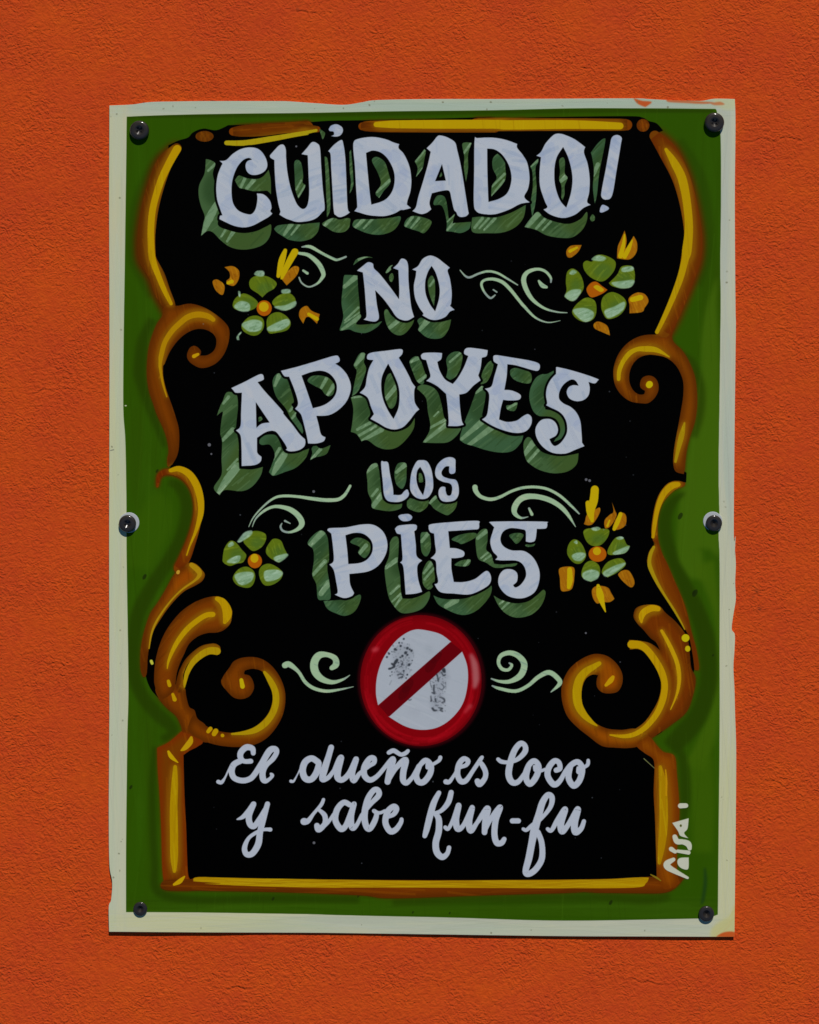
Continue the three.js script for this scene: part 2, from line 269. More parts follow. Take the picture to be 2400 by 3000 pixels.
stripe('Q 975,570,12 1015,640,16 1065,740,18 1105,840,18 1122,940,18 1118,1040,14 1095,1130,9 1050,1235,4', [174, 140, 8]);
stripe('Q 720,685,34 790,690,32 850,730,30 920,820,30 975,920,30 1000,1020,28 990,1130,28 950,1240,26 890,1330,24 820,1400,22 740,1445,20 650,1460,16 540,1448,6', [170, 138, 4]);
dab('Q 1175,632,32 1178,630,32', [192, 168, 10]); dab('Q 1195,715,20 1195,725,22', [186, 164, 10]);
stripe('Q 450,845,18 400,875,24 330,920,32 280,990,36 262,1090,38 272,1190,36 315,1270,30 380,1335,18 430,1370,6', [164, 136, 4]);
dab('Q 505,1030,12 545,990,22 565,960,14', [184, 140, 6]);
stripe('C 1190,360,10 1240,440,24 1290,540,28 1320,680,26 1335,850,26 1322,1000,30 G 1252,270,26 1215,410,24 1155,565,20 1095,700,17 1048,795,14', [166, 138, 4]);
stripe('U 820,280,14 838,400,30 848,600,36 845,800,36 830,950,30 812,1090,14', [154, 118, 2]);
dab('U 865,305,5 872,400,8 870,520,8', [170, 130, 8]);
stripe('A 1045,425,20 1200,425,24 1400,395,24 1600,360,20 1725,340,18 B 100,345,16 220,320,12', [158, 146, 16]);
stripe('B 725,270,22 900,268,34 1300,268,38 1725,268,38 C 200,205,30 600,203,28 900,212,22', [170, 144, 4]);
dab('U 740,1188,5 790,1215,8 825,1240,4', [120, 104, 20]); dab('U 682,210,4 770,290,3', [110, 118, 70]);

// --- block letters with their green side
let shadeCount = 0;
function side(text, ...streaks) {
  const s = poly(text), [a, b, c, d] = box(s);
  const tone = rnd();
  fill(s, tone < 0.5 ? LEAF : [54, 88, 56]);
  within(s, () => {
    ctx.save(); ctx.filter = 'blur(7px)';
    ctx.fillStyle = css([56, 80, 32], 0.7); ctx.beginPath(); ctx.ellipse(a + (c - a) * 0.8, b + (d - b) * (0.3 + 0.3 * rnd()), (c - a) * 0.35, (d - b) * 0.5, 0.6, 0, 7); ctx.fill();
    ctx.fillStyle = css(LEAFDARK, 0.7); ctx.beginPath(); ctx.ellipse(a + (c - a) * (0.3 + 0.2 * rnd()), b + (d - b) * 0.3, (c - a) * 0.25, (d - b) * 0.25, 0.6, 0, 7); ctx.fill();
    ctx.restore();
  });
  bristles(s, [90, 122, 78], LEAFDARK, -0.75, 34, 0.3, 4);
  within(s, () => {
    for (const t of streaks) {
      const l = line(t, 3); fill(l, [104, 138, 100], 0.85); bristles(l, [146, 174, 140], [80, 114, 80], -0.85, 12, 0.5, 3);
    }
  });
  piece('letter_side', 3 + 0.2 * (shadeCount++ % 3), s);
}
function letter(text, ...holes) {
  const s = poly(text, ...holes.filter((h) => !h.startsWith('+'))), extra = holes.filter((h) => h.startsWith('+')).map((h) => poly(h.slice(1)));
  for (const q of [s, ...extra]) {
    ctx.save(); ctx.lineWidth = 13; ctx.strokeStyle = css(BLACK); ctx.beginPath(); trace(q.poly); for (const h of q.holes) trace(h); ctx.stroke(); ctx.restore();
    fill(q, WHITE); const ang = rnd() * 3;
    within(q, () => { const [a, b, c, d] = box(q); for (let i = 0; i < 14; i++) { ctx.fillStyle = css(rnd() < 0.6 ? [130, 152, 180] : [178, 184, 196], 0.22); ctx.beginPath(); ctx.ellipse(a + rnd() * (c - a), b + rnd() * (d - b), 8 + rnd() * 16, 14 + rnd() * 30, rnd() * 3, 0, 7); ctx.fill(); } });
    bristles(q, [188, 192, 204], [124, 146, 170], ang, 34, 0.2, 9);
  }
  piece('letter', 4, [s, ...extra]);
}
// CUIDADO!
side('A 870,560! 910,570 950,600 930,680 945,760 950,830 965,930 990,1000 985,1050! 975,1120 1060,1160 1180,1185 1290,1170 1380,1130 1420,1115 1415,1200 1370,1270 1290,1310 1180,1325 1080,1305 1000,1250 930,1180 880,1170 830,1210! 850,1100 860,1040 830,960 810,870 815,780 860,680', 'A 985,570,14 890,660,10', 'A 965,940,26 900,1060,34 840,1200,12', 'A 1040,1150,10 1000,1215,8', 'A 1105,1170,18 1050,1255,10');
side('A 1115,740! 1150,700 1210,720 1290,730 1350,710 1400,650! 1418,740 1420,860! 1390,830 1350,830 1270,832 1200,815 1150,800', 'A 1200,725,14 1165,800,12', 'A 1275,740,18 1215,810,14');
side('B 35,590 65,568 95,600 110,700 105,760 128,790 70,895! 45,820 38,700', 'B 95,740,8 50,820,8', 'B 125,790,12 70,880,8');
side('A 1445,1150! 1480,1120 1580,1108 B 80,1110 250,1095! 235,1170 180,1230 90,1255 0,1245 A 1540,1225 1470,1180', 'A 1590,1110,22 1530,1200,10', 'B 75,1115,12 10,1200,8');
side('B 290,540! 315,560 330,700 340,900 335,1000 310,1055! 305,900 298,700');
side('B 270,1105 350,1060 420,1065 500,1060 505,1100 490,1150 440,1180 370,1175 310,1140', 'B 350,1060,16 285,1125,12');
side('B 500,500! 525,480 525,620 540,740 520,820 500,855! 512,760 502,650');
side('B 690,580 710,545 750,548 800,590 830,680 845,760 790,830 750,890! 720,850 765,770 740,680', 'B 840,740,14 730,840,10', 'B 850,780,10 750,885,6');
side('B 530,1100 560,1070 700,1068 850,1055 930,1045 915,1110 860,1170 760,1200 660,1190 580,1160 530,1130', 'B 620,1070,16 545,1140,12', 'B 690,1070,12 620,1145,8');
side('B 1050,580! 1100,520 1145,470 1130,570 1115,640 1060,715! 1075,640', 'B 1140,480,10 1060,580,8', 'B 1115,640,8 1065,705,6');
side('B 1258,705 1272,672 1286,690 1266,714');
side('B 1210,920 1240,870 1290,870 1315,910 1330,1000 1340,1060 1390,1020! 1370,1100 1390,1100 1525,1090! 1510,1150 1440,1185 1370,1175 1315,1170! 1320,1100 1300,1000 1270,950 1215,950', 'B 1390,1025,8 1325,1090,6', 'B 1400,1070,16 1325,1160,10');
side('B 960,1120 990,1060 1060,1040 1180,1075 1185,1120 1130,1185 1080,1170 1000,1145', 'B 1030,1050,14 975,1125,10', 'B 1085,1060,12 1020,1140,8');
side('B 1450,440 1480,420 1530,425! 1500,520 1500,640 1480,765! 1465,640 1468,540', 'B 1525,430,12 1465,510,10');
side('C 95,420 130,385 165,410 175,480 170,560 85,660! 90,590 120,540 95,480', 'C 170,515,9 90,595,6', 'C 168,555,9 90,650,5');
side('C -35,790! 20,785 110,790 210,760 305,710! 290,790 240,850 160,885 60,890 -35,880', 'C 30,795,10 -20,855,9', 'C 70,795,8 10,860,6', 'C 110,795,10 40,870,6');
side('C 330,470! 380,420 385,440 365,480 372,600 365,700 345,790! 335,700 348,600 345,500', 'C 382,428,8 335,468,6');
side('C 515,430 540,410 552,440 550,510 568,540 550,590 548,650 525,705! 530,600 515,550 520,500', 'C 560,530,16 525,560,12');
side('C 295,850! 340,790 380,755 420,790 500,820 580,830 650,800 690,755 690,810 660,870 600,915 530,920 440,905 370,870', 'C 380,760,26 310,850,12', 'C 425,800,10 370,860,8', 'C 462,815,8 410,870,6');
side('C 715,380! 760,320 800,290 805,320 770,500 755,640 740,705! 728,600 735,500 725,420', 'C 760,455,14 730,525,10');
side('C 710,795 725,770 740,785 738,808 720,815');
side('B 246,310 270,320 295,345 275,395 262,360');
letter('A 985,575! 1040,570 1100,515 1170,475 1250,462 1320,480 1370,540 1390,610 1370,660 1320,690 1260,695 1220,670 1205,620 1220,580 1260,565! 1230,552 1180,575 1130,640 1095,740 1088,840 1100,930 1140,990 1200,1020 1255,1025 1290,980 1305,900 1300,850! 1360,860 1410,910 1425,970 1415,1000 1432,1020! 1400,1050 1330,1090 1260,1125 1190,1138 1110,1125 1040,1095 985,1068! 990,1040 1010,1035! 990,980 965,900 958,800 970,700 1000,620 1010,600');
letter('A 1410,530! 1450,485 1490,445 1525,440 1545,480 1548,560 1560,680 1585,800 1620,900 1650,955 B 110,982 145,950 160,850 155,700 148,530! 95,520! 140,470 185,418 230,430 252,470 262,620 275,800 292,970 270,1010 220,1060 150,1085 60,1092 0,1075 A 1540,1060 1490,1030! 1500,1005! 1480,930 1460,800 1450,650 1448,570! 1415,550');
letter('B 320,495! 370,440 430,400 448,430 465,550 475,750 485,970 505,1010! 470,1035 420,1052 385,1035 368,1000 355,800 345,620 340,520', '+B 325,310! 345,280 390,268 435,290 445,325 425,360 390,372 345,368! 370,355 365,330 335,325');
letter('B 535,420 560,395 640,378 720,376 810,395 870,420 920,435! 915,470 960,520 1005,620 1022,730 1015,830 990,910 985,945! 1020,975! 960,990 930,992 880,1020 800,1042 700,1040 640,1030 590,1015 540,1000! 560,975 565,950 555,800 545,620 532,480', 'B 640,510! 700,490 770,510 830,570 875,670 878,770 850,850 790,910 685,945! 672,850 655,680');
letter('B 1150,470! 1200,420 1240,370 1270,362 1330,380 1390,420 1410,490 1440,620 1470,800 1500,990 1505,1020 1480,1045 1435,1050 1410,1035! 1400,1010 1380,985 1360,900 1340,830 1280,830 1195,850! 1175,930 1190,985! 1150,1015 1100,1025 1030,1000! 1060,965 1080,880 1120,750 1160,610 1185,500!', 'B 1280,605! 1312,742! 1222,747!');
letter('C -20,300 0,288 90,285 170,297 250,325! 250,350 285,395 315,450 328,540 318,610 295,660 330,695! 270,705 200,740 110,770 30,768 -10,750 -25,700 -23,500', 'C 60,355! 110,362 160,400 200,470 213,550 190,630 140,670 68,692! 62,520');
letter('C 370,400! 400,375 430,320 480,268 520,260 570,275 620,300 680,345! 672,380 695,450 708,540 705,630 692,690 715,710! 670,730 620,770 560,792 510,790 455,770 415,740! 440,725 425,690 395,600 390,520 395,450 400,410!', 'C 540,345! 575,420 598,530 590,630 560,728! 520,680 490,590 485,490 500,410');
letter('C 848,285 880,268 910,285 905,330 880,480 850,650 810,678 782,660 785,610 810,480 835,340', '+C 775,730! 790,710 825,725 825,740 790,758 772,755');
// NO
side('E 165,460 190,445 280,450! 285,560 298,700 300,770! 310,800 270,860 380,860 490,835! 440,890 350,935 260,925 210,905 150,915! 130,905 160,800 145,680 155,560', 'E 270,460,24 170,545,16', 'E 288,720,10 175,830,8', 'E 300,760,8 170,850,6', 'E 300,800,22 150,905,10');
side('E 245,362 270,315 320,295 370,290 410,302 360,300 310,318 270,345', 'E 300,310,20 360,300,10'); side('E 520,418 545,380 575,362 578,385 545,420 522,430', 'E 570,370,14 525,425,10'); side('E 548,455 572,430 586,465 570,505 550,490');
side('E 505,760 530,735 570,790 640,830 760,815! 740,870 680,940 620,955 560,920 520,850', 'E 620,835,20 550,890,16');
side('E 785,830 820,805 870,830 960,845 1070,820! 1050,900 1000,970 930,985 860,970 800,920 790,905! 800,870', 'E 870,830,26 805,910,14');
side('E 875,490 905,450 930,490 935,600 925,710! 890,620 875,550', 'E 925,490,10 890,540,8');
letter('E 275,410! 330,365 370,338 410,350 420,390 470,440 550,540 630,650! 632,560 625,405! 580,388! 620,350 650,308 690,320 708,370 710,480 720,600 735,720 758,800! 700,830 640,820 600,790 560,730 500,650 430,575! 445,700 462,800 440,835 400,838 330,822! 355,795 350,700 340,560 325,425!');
letter('E 740,400! 790,370 830,310 890,282 950,300 1010,345 1060,385! 1040,410 1060,480 1075,590 1070,680 1060,705! 1100,740! 1060,755 1020,800 950,825 890,820 825,785! 835,770 800,720 765,640 755,540 770,460 775,412!', 'E 905,370! 940,430 970,540 968,640 935,752! 890,690 855,600 852,500 875,420');
// APOYES
side('H 150,560 180,490 230,485 270,510 280,600 270,700 262,780! 270,830 285,920 285,1050 290,1130! 400,1135 490,1115! 470,1190 400,1280 310,1320 170,1310 125,1355! 75,1290 140,1180 140,1050 145,900 130,830 140,720 150,650 100,685! 130,600', 'H 200,525,14 155,580,10', 'H 235,800,20 150,890,14', 'H 275,1050,10 190,1140,8', 'H 275,1110,34 190,1220,34 110,1340,16');
side('H 455,900 500,850 590,845 630,900 670,990 750,1000 880,960! 850,1040 770,1120 670,1160 580,1190 540,1160! 570,1080 590,1010 550,930 480,930', 'H 630,960,14 575,1050,12', 'H 670,1010,28 620,1090,30 575,1175,14');
side('H 570,400 600,335 640,330 690,370 720,450 750,560 730,590 770,650 770,690 830,790 815,850! 770,780 720,700 680,620 600,520', 'H 625,345,20 590,430,12', 'H 755,595,14 715,645,10', 'H 785,645,14 735,705,10');
side('H 440,710 470,690 485,715 450,735');
side('H 865,390 900,350 980,345 1050,370 1095,430 1090,490 1050,520 1010,500 980,460 920,430', 'H 1025,370,16 980,450,12', 'H 1085,430,20 1030,515,12');
side('H 900,960 930,932 980,960 1060,930! 1030,1000 980,1025 930,1035 885,1060! 905,1000', 'H 975,965,16 900,1050,10');
side('H 1260,240 1300,165 1340,152 1355,180 1340,230 1360,290 1330,390 1290,480 1240,520! 1260,410 1280,310 1258,270', 'H 1335,170,24 1270,255,14');
side('H 1230,530! 1270,515 1340,520 1380,600 1395,660! 1390,720 1460,760 1560,815 1650,810 1725,770 1770,700! 1760,790 1700,880 1620,950 1530,968 1450,945 1370,890 1320,900! 1280,840 1230,820! 1245,720 1250,620', 'H 1390,745,14 1285,800,12', 'H 1440,770,14 1300,850,12', 'H 1490,800,22 1330,890,12', 'H 1320,520,10 1240,530,8');
side('H 1515,420 1540,340 1580,325 1610,370 1625,460 1610,580 1570,625 1530,580 1515,500', 'H 1610,440,20 1530,540,16');
side('I 0,230 40,185 80,190 100,230 130,320 145,350 110,420 60,390 30,320', 'I 80,195,16 10,230,12', 'I 138,350,16 70,400,14');
side('I 310,210 350,155 410,142 445,170 440,240 410,330 350,380 300,380! 320,300', 'I 428,155,10 340,230,10');
side('I 50,450! 110,420 190,440 240,490 270,590 290,690 310,720! 320,775 440,790! 400,850 330,905 240,915 110,910! 160,830 175,760 155,650 140,540 90,480', 'I 305,715,14 165,790,10', 'I 310,755,22 130,900,12', 'I 245,650,8 205,690,6');
side('I 610,330 650,250 690,220 708,250 690,330 650,400 600,420!');
side('I 560,480! 610,430 640,480 635,560 610,680! 700,780 800,835 880,855 960,850! 940,910 870,980 770,995 650,975 540,940 470,920 425,890! 430,840 470,720 510,620', 'I 618,445,16 560,490,10', 'I 610,735,26 440,880,14', 'I 690,785,26 500,930,16');
side('I 850,300 890,280 970,295 1025,330 1025,400 980,412 900,390 855,350'); side('I 815,600 860,590 910,565 890,640 830,635', 'I 895,580,14 825,625,10');
side('I 1010,540 1020,450 1060,370 1110,335 1160,330 1230,295! 1200,350 1160,400 1140,480 1140,560 1145,630! 1200,640 1280,670 1320,730 1320,810 1290,870 1215,905! 1250,840 1265,770 1230,710 1160,690 1090,685 1040,640');
side('I 960,930 985,870 1020,870 1060,930 1120,990 1220,1020 1320,1020 1425,1000! 1410,1090 1340,1150 1230,1170 1120,1150 1040,1110 980,1050', 'I 1040,915,28 970,1010,16', 'I 1085,975,14 1000,1070,12');
letter('H 222,450! 330,400 470,332 498,370 480,388 445,400! 500,470 600,580 660,650 665,670 740,760 800,840 850,885! 840,940 790,975 720,985 680,970! 690,950 640,870 590,815 520,820 440,870! 440,960 445,1000 478,1030! 470,1070 420,1100 310,1108! 308,950 300,850 262,808! 300,770 305,650 312,490! 260,490 240,470', 'H 430,570! 545,740! 480,750 435,785!');
letter('H 640,305! 760,275 900,235 1090,178 1130,190 1135,225 1100,245! 1150,280 1200,340 1230,420 1225,490 1190,570 1120,640 1040,680 940,685! 960,760 980,840 1018,865! 1000,900 940,918 870,918! 855,840 820,700 800,660 760,625! 785,580 760,480 710,355! 670,350', 'H 815,345! 900,315 980,305 1050,330 1100,390 1112,460 1085,530 1010,590 910,620! 870,500');
letter('H 1365,195! 1375,165 1420,148 1530,135 1655,122 1665,160 1635,195! 1680,270 1725,355 1745,400 1775,440! 1765,480 1770,570 1808,630! 1775,660 1725,725 1670,780 1600,800 1530,785 1460,745 1395,710! 1425,670! 1400,610 1370,530 1305,490! 1350,440 1365,360 1385,280 1420,215! 1375,210', 'H 1545,245! 1590,330 1630,430 1640,520 1630,620 1590,710! 1545,640 1505,550 1487,450 1495,350');
letter('I 95,175! 120,155 200,150 275,155! 268,205 235,230! 250,290 280,350 310,385 365,415! 410,360 460,270 495,180! 460,160 470,120 520,110 660,130! 650,180 610,195! 600,280 580,345! 600,385! 540,430 480,490 420,505! 425,600 440,720 458,760! 400,772 325,770! 330,730 320,600 308,500! 240,440 180,405 140,390! 175,355 165,300 140,215! 105,205');
letter('I 705,185! 730,172 850,190 1000,215 1085,240 1100,275 1080,305 1020,295 900,260 825,250! 820,350 800,465! 860,470 920,495 940,520 920,550 840,555 790,550! 770,620 755,715! 820,735 900,725 960,685 1000,670 1030,700 1025,760 980,815 900,830 800,810 700,770 610,715! 650,680 665,600 670,500 635,455! 690,435 715,350 745,250! 710,225');
letter('I 1235,275! 1260,275 1400,310 1580,370 1585,390 1560,412 1510,400! 1520,450 1510,510 1470,550 1410,562 1350,540 1325,490 1340,445 1380,425 1425,430! 1400,390 1360,380 1300,420 1265,480 1262,540 1300,580 1360,610 1410,660 1440,730 1450,820 1455,910! 1475,940! 1400,970 1320,1002 1230,1002 1160,975 1100,920 1065,850 1065,780 1110,720 1180,710 1230,740 1252,800 1235,850 1180,880! 1200,920 1230,938 1280,905 1325,830 1325,750 1300,690 1260,650 1200,620 1150,595! 1160,575 1150,510 1160,440 1190,380 1235,330!');
// LOS
side('J 1365,240 1400,180 1450,165 1470,230 1490,300 1490,420 1510,480 1580,510 1665,500! 1650,545 1570,568 1480,560 1410,540 1405,480 1375,410 1370,320', 'J 1440,170,24 1360,240,12', 'J 1455,385,12 1410,440,10', 'J 1490,430,24 1415,530,20');
side('J 1600,230 1630,165 1695,165 1700,240 1695,320 1665,380 1620,350 1600,290', 'J 1690,175,20 1615,240,14');
side('K 50,270 80,245 115,265 115,320 70,320'); side('K -10,460 50,470 110,480 160,470 150,530 90,575 30,565 -20,530');
side('K 160,500! 220,435 260,480 320,495 405,465! 390,540 330,600 280,590 210,550 180,515', 'K 225,445,14 170,500,12');
letter('J 1485,160 1510,150 1545,160 1560,250 1585,370 1590,430! 1650,430 1680,400 1705,385 1722,410 1710,450 1660,485 1600,492 1540,480 1510,430 1500,330');
letter('K 5,330 20,230 60,150 100,137 150,150 185,220 200,320 195,390 160,450 110,467 50,450 10,400', 'K 90,195! 125,260 135,340 115,435! 75,370 58,300 65,230');
letter('K 215,240 235,175 290,125 345,112 385,130 388,180 385,240 355,255 335,240 335,190! 300,195 270,240 285,275 340,295 390,305 412,350 415,420 390,470 340,488 280,485 250,450 245,400 265,365 300,365 305,400 320,435 350,430 360,370 340,335 280,320 230,290');
// PIES
side('L 110,240 150,185 200,160 235,200 245,290 245,350 235,400 250,500 255,590 210,600 175,590 165,500 140,440 150,350 145,280', 'L 205,170,20 120,260,14', 'L 220,355,14 145,440,10', 'L 245,490,20 195,560,16');
side('L 380,235 420,205 480,220 515,260 510,310 470,335 430,300 440,265', 'L 480,255,14 440,305,10');
side('L 210,605! 300,600 380,590 440,565 445,600 410,670 350,700 290,685 235,655');
side('L 630,240 655,200 685,210 685,300 680,370 695,450 700,540 710,590! 770,590 830,570 880,545 880,590 840,650 770,680 700,680 650,630 620,570 600,450 600,390 625,320', 'L 675,345,16 605,395,12', 'L 690,510,8 635,560,8', 'L 700,560,8 645,610,6', 'L 705,580,10 660,645,6');
side('L 825,185 850,170 880,180 890,240 885,290 860,325 830,290', 'L 875,175,12 830,230,10'); side('L 840,410 870,355 895,360 915,420 910,500 880,535 845,510 835,460', 'L 895,365,12 845,430,8', 'L 908,400,8 850,470,8');
side('L 1020,215 1080,185 1170,175 1170,205 1090,245 1060,235'); side('L 1040,380 1080,350 1140,345 1120,385', 'L 1130,350,10 1100,385,8');
side('L 905,570! 960,590 1050,595 1140,580 1210,530 1270,505 1265,570 1200,650 1130,690 1060,690 970,650 930,620', 'L 1050,600,20 985,640,14');
side('L 1175,200 1210,155 1245,155 1248,220 1240,280 1270,310 1290,370! 1350,375 1440,365! 1420,385 1350,395 1290,395 1240,365 1190,340 1175,270', 'L 1240,165,14 1185,210,10', 'L 1250,300,7 1205,335,6', 'L 1272,315,8 1225,350,6');
side('L 1385,190 1430,175 1475,185 1460,220 1430,245 1405,220'); side('L 1488,250 1545,238 1540,258 1500,264');
side('L 1285,570! 1340,600 1420,620 1500,610 1560,570 1600,535 1615,560 1590,630 1530,690 1440,712 1370,690 1320,640', 'L 1360,592,8 1325,625,6', 'L 1385,610,8 1340,655,6');
letter('L 235,160! 250,145 350,140 450,122 530,125 590,170 615,240 605,310 560,380 490,420 375,435! 380,500 405,555! 390,575 340,588 280,565! 300,550 290,480 275,410 248,375! 275,350 270,260 260,180!', 'L 350,190! 410,175 470,185 515,230 520,290 490,340 440,365 368,372! 362,290');
letter('L 662,150! 690,128 790,122 800,150 785,165! 795,250 800,320 835,350! 805,385 810,470 835,548! 790,560 730,565! 725,500 715,390 695,362! 710,340 705,250 700,185! 675,178', '+L 685,75 700,60 750,57 772,75 755,98 710,100');
letter('L 875,140 890,120 1000,108 1180,98 1195,120 1190,150 1150,155 1000,165! 1010,270! 1060,275 1100,295 1095,325 1050,335 1020,335! 1020,400 1035,485! 1100,485 1170,465 1240,415 1270,450 1260,500 1200,540 1130,565 1040,560 950,550 912,500! 935,485 925,420 920,355 888,335! 920,300 915,240 910,180! 885,170');
letter('L 1265,115! 1290,103 1600,103 1625,115 1620,145 1590,150 1560,150! 1550,220 1520,235 1490,230! 1490,170 1480,155! 1400,145 1350,165 1330,210 1345,255 1400,285 1480,290 1540,335 1575,410 1575,480 1550,545 1500,580 1440,590 1370,570 1320,510 1320,450 1350,410 1400,405 1435,430 1435,480 1410,505! 1425,520 1460,500 1490,450 1485,400 1460,365 1420,350 1340,350 1295,345! 1310,325 1280,290 1265,230 1280,170 1290,140!');

// --- pale green sprigs
const sprig = (...texts) => { const ss = texts.map((t) => line(t)); for (const s of ss) { fill(s, SPRIG); bristles(s, [170, 196, 152], [104, 136, 122], 0.4, 26, 0.4, 3); const ends = s.line.filter((q) => q.r < 3.2); ctx.fillStyle = css([120, 132, 142], 0.5); for (const q of ends) { ctx.beginPath(); ctx.arc(q.x, q.y, q.r, 0, 7); ctx.fill(); } } piece('sprig', 3, ss); };
sprig('D 1440,180,4 1500,178,12 1580,222,10 1660,262,10 B 400,1410,10 470,1385,8', 'D 1420,225,10 1490,240,14 1560,300,18 1595,370,16 1585,405,12 1550,445,8 1490,468,6 1440,440,6 1420,400,5', 'D 1450,350,8 1480,370,10');
sprig('E 1145,405,4 1190,455,8 1230,465,9 1300,435,9 1380,415,10 1460,430,10 1540,475,9 1630,530,5', 'E 1455,590,6 1425,570,6', 'E 1440,615,6 1400,640,9 1350,590,9 1325,525,11 1350,490,11 1420,480,13 1500,505,15 1570,570,15 1650,670,13 G 90,610,11 170,690,8 260,725,5 350,712,2', 'G 400,655,3 330,650,6 240,625,9 160,570,13 110,500,17 85,420,18 110,365,15 180,340,11 240,355,10 280,400,9 282,435,5', 'G 195,425,8 220,458,16 250,470,10');
sprig('J 370,700,3 410,620,6 490,530,8 580,460,10 660,440,12 780,445,12 900,462,15 1020,475,16 1120,470,15 1170,440,14 1200,400,12 1225,355,11', 'J 400,700,3 430,630,7 500,565,11 580,530,13 660,535,17 730,560,22 790,610,24 818,670,24 790,715,17 720,745,10 660,735,9 638,700,8 650,670,4', 'J 675,650,9 720,672,4');
sprig('K 552,365,22 560,400,20 600,445,16 680,468,15 760,450,13 860,400,12 960,370,12 1070,365,12 1170,385,12 1270,440,12 1360,520,11 1430,590,6', 'K 1000,615,3 940,625,10 890,590,19 885,540,25 920,480,25 980,447,25 1070,445,22 1170,470,22 1260,520,20 1330,590,16 1400,700,3', 'K 1008,545,9 1032,595,13');
sprig('M 105,325,17 130,320,16 180,360,10 220,420,10 270,455,10 340,470,9 420,460,6 490,445,2', 'M 368,340,13 392,320,18 385,285,16 340,265,14 295,270,20 270,310,22 275,360,22 310,400,18 370,420,12 430,405,7 470,380,2');
sprig('M 1270,440,4 1310,455,9 1400,470,10 1470,440,10 1530,390,12 1590,365,14 1640,400,14 1648,430,12 1600,475,3', 'M 1265,400,4 1310,415,8 1370,415,12 1430,380,18 1450,320,18 1420,275,16 1370,255,14 1320,270,12 1305,310,10 1325,345,10 1360,350,9 1380,325,8 1365,312,4');

// --- flowers and buds
function flower(petals, lights, centre, eye, buds) {
  const f = { name: 'flower', kids: [] };
  for (const t of petals) { const s = poly(t); fill(s, OLIVE); within(s, () => { const [a, b, c, d] = box(s); ctx.save(); ctx.filter = 'blur(5px)'; ctx.fillStyle = css([66, 98, 36], 0.7); ctx.beginPath(); ctx.ellipse(a + (c - a) * 0.6, b + (d - b) * 0.6, (c - a) * 0.3, (d - b) * 0.28, 0, 0, 7); ctx.fill(); ctx.restore(); }); bristles(s, [118, 140, 36], [64, 88, 18], rnd() * 3, 20, 0.3, 4); f.kids.push(['petal', 3, s]); }
  for (const t of lights) { const s = poly(t); ctx.save(); ctx.filter = 'blur(0.9px)'; fill(s, PALE, 0.85); ctx.restore(); bristles(s, [152, 186, 156], [96, 132, 92], -0.4, 22, 0.4, 5); }
  const c = poly(centre), e = poly(eye); fill(c, [158, 84, 6]); fill(e, [196, 150, 10]); f.kids.push(['flower_centre', 3.3, c]);
  for (const [b, ...y] of buds) {
    const s = b ? (b.includes('L:') ? line(b.slice(2)) : poly(b)) : line(y[0]); fill(s, b ? [150, 98, 10] : GOLD); bristles(s, [180, 130, 20], [112, 62, 4], 1.2, 18, 0.3, 4);
    const all = [s]; for (const t of b ? y : y.slice(1)) { const l = line(t); fill(l, [190, 156, 6]); all.push(l); }
    f.kids.push(['bud', 3, all]);
  }
  pieces.push(f);
}
flower(['D 1060,430 1090,395 1150,385 1210,400 1258,440 1240,480 1190,510 1155,545! 1120,515 1070,480', 'D 940,600 960,550 1020,515 1090,545 1125,590 1090,630 1020,645 960,630', 'D 1225,580 1270,530 1340,510 1385,540 1395,580 1370,620 1320,640 1260,620', 'D 1005,745 1050,690 1110,675 1160,700 1165,760 1130,810 1080,820 1020,790', 'D 1185,720 1210,670 1270,650 1330,680 1360,730 1335,780 1260,800 1200,800'],
  ['D 1095,375 1120,352 1165,355 1165,388 1125,392', 'D 950,610 1000,570 1060,590 1060,640 1000,645', 'D 980,500 995,505 995,540 985,535', 'D 1240,610 1320,600 1395,570 1390,610 1320,640 1270,630', 'D 1295,490 1350,485 1355,510 1300,515', 'D 1005,740 1080,705 1150,720 1140,780 1060,790', 'D 1190,765 1270,720 1340,700 1350,740 1290,780 1210,790', 'D 1000,790! 1006,796 985,825 990,852! 972,850 970,825'],
  ellipse(1168, 622, 55, 57, 24, 'D'), ellipse(1165, 612, 36, 36, 20, 'D'),
  [['D 880,325! 940,318 985,350 985,410 950,460 900,450! 895,425 920,400 915,360', 'D 905,440,10 935,430,14'], ['D 795,430 830,415 880,455 875,515 855,525 815,490'], ['D 1420,680 1430,630 1475,605 1510,640 1570,665! 1550,735! 1500,690 1470,690 1450,735!', 'D 1490,665,12 1550,700,14'], ['D 1290,400 1320,370 1380,320 1420,330 1400,390 1330,458!', 'D 1320,205,14 1295,280,24 1270,390,14', 'D 1390,215,26 1350,285,24 1310,365,18 1295,405,10']]);
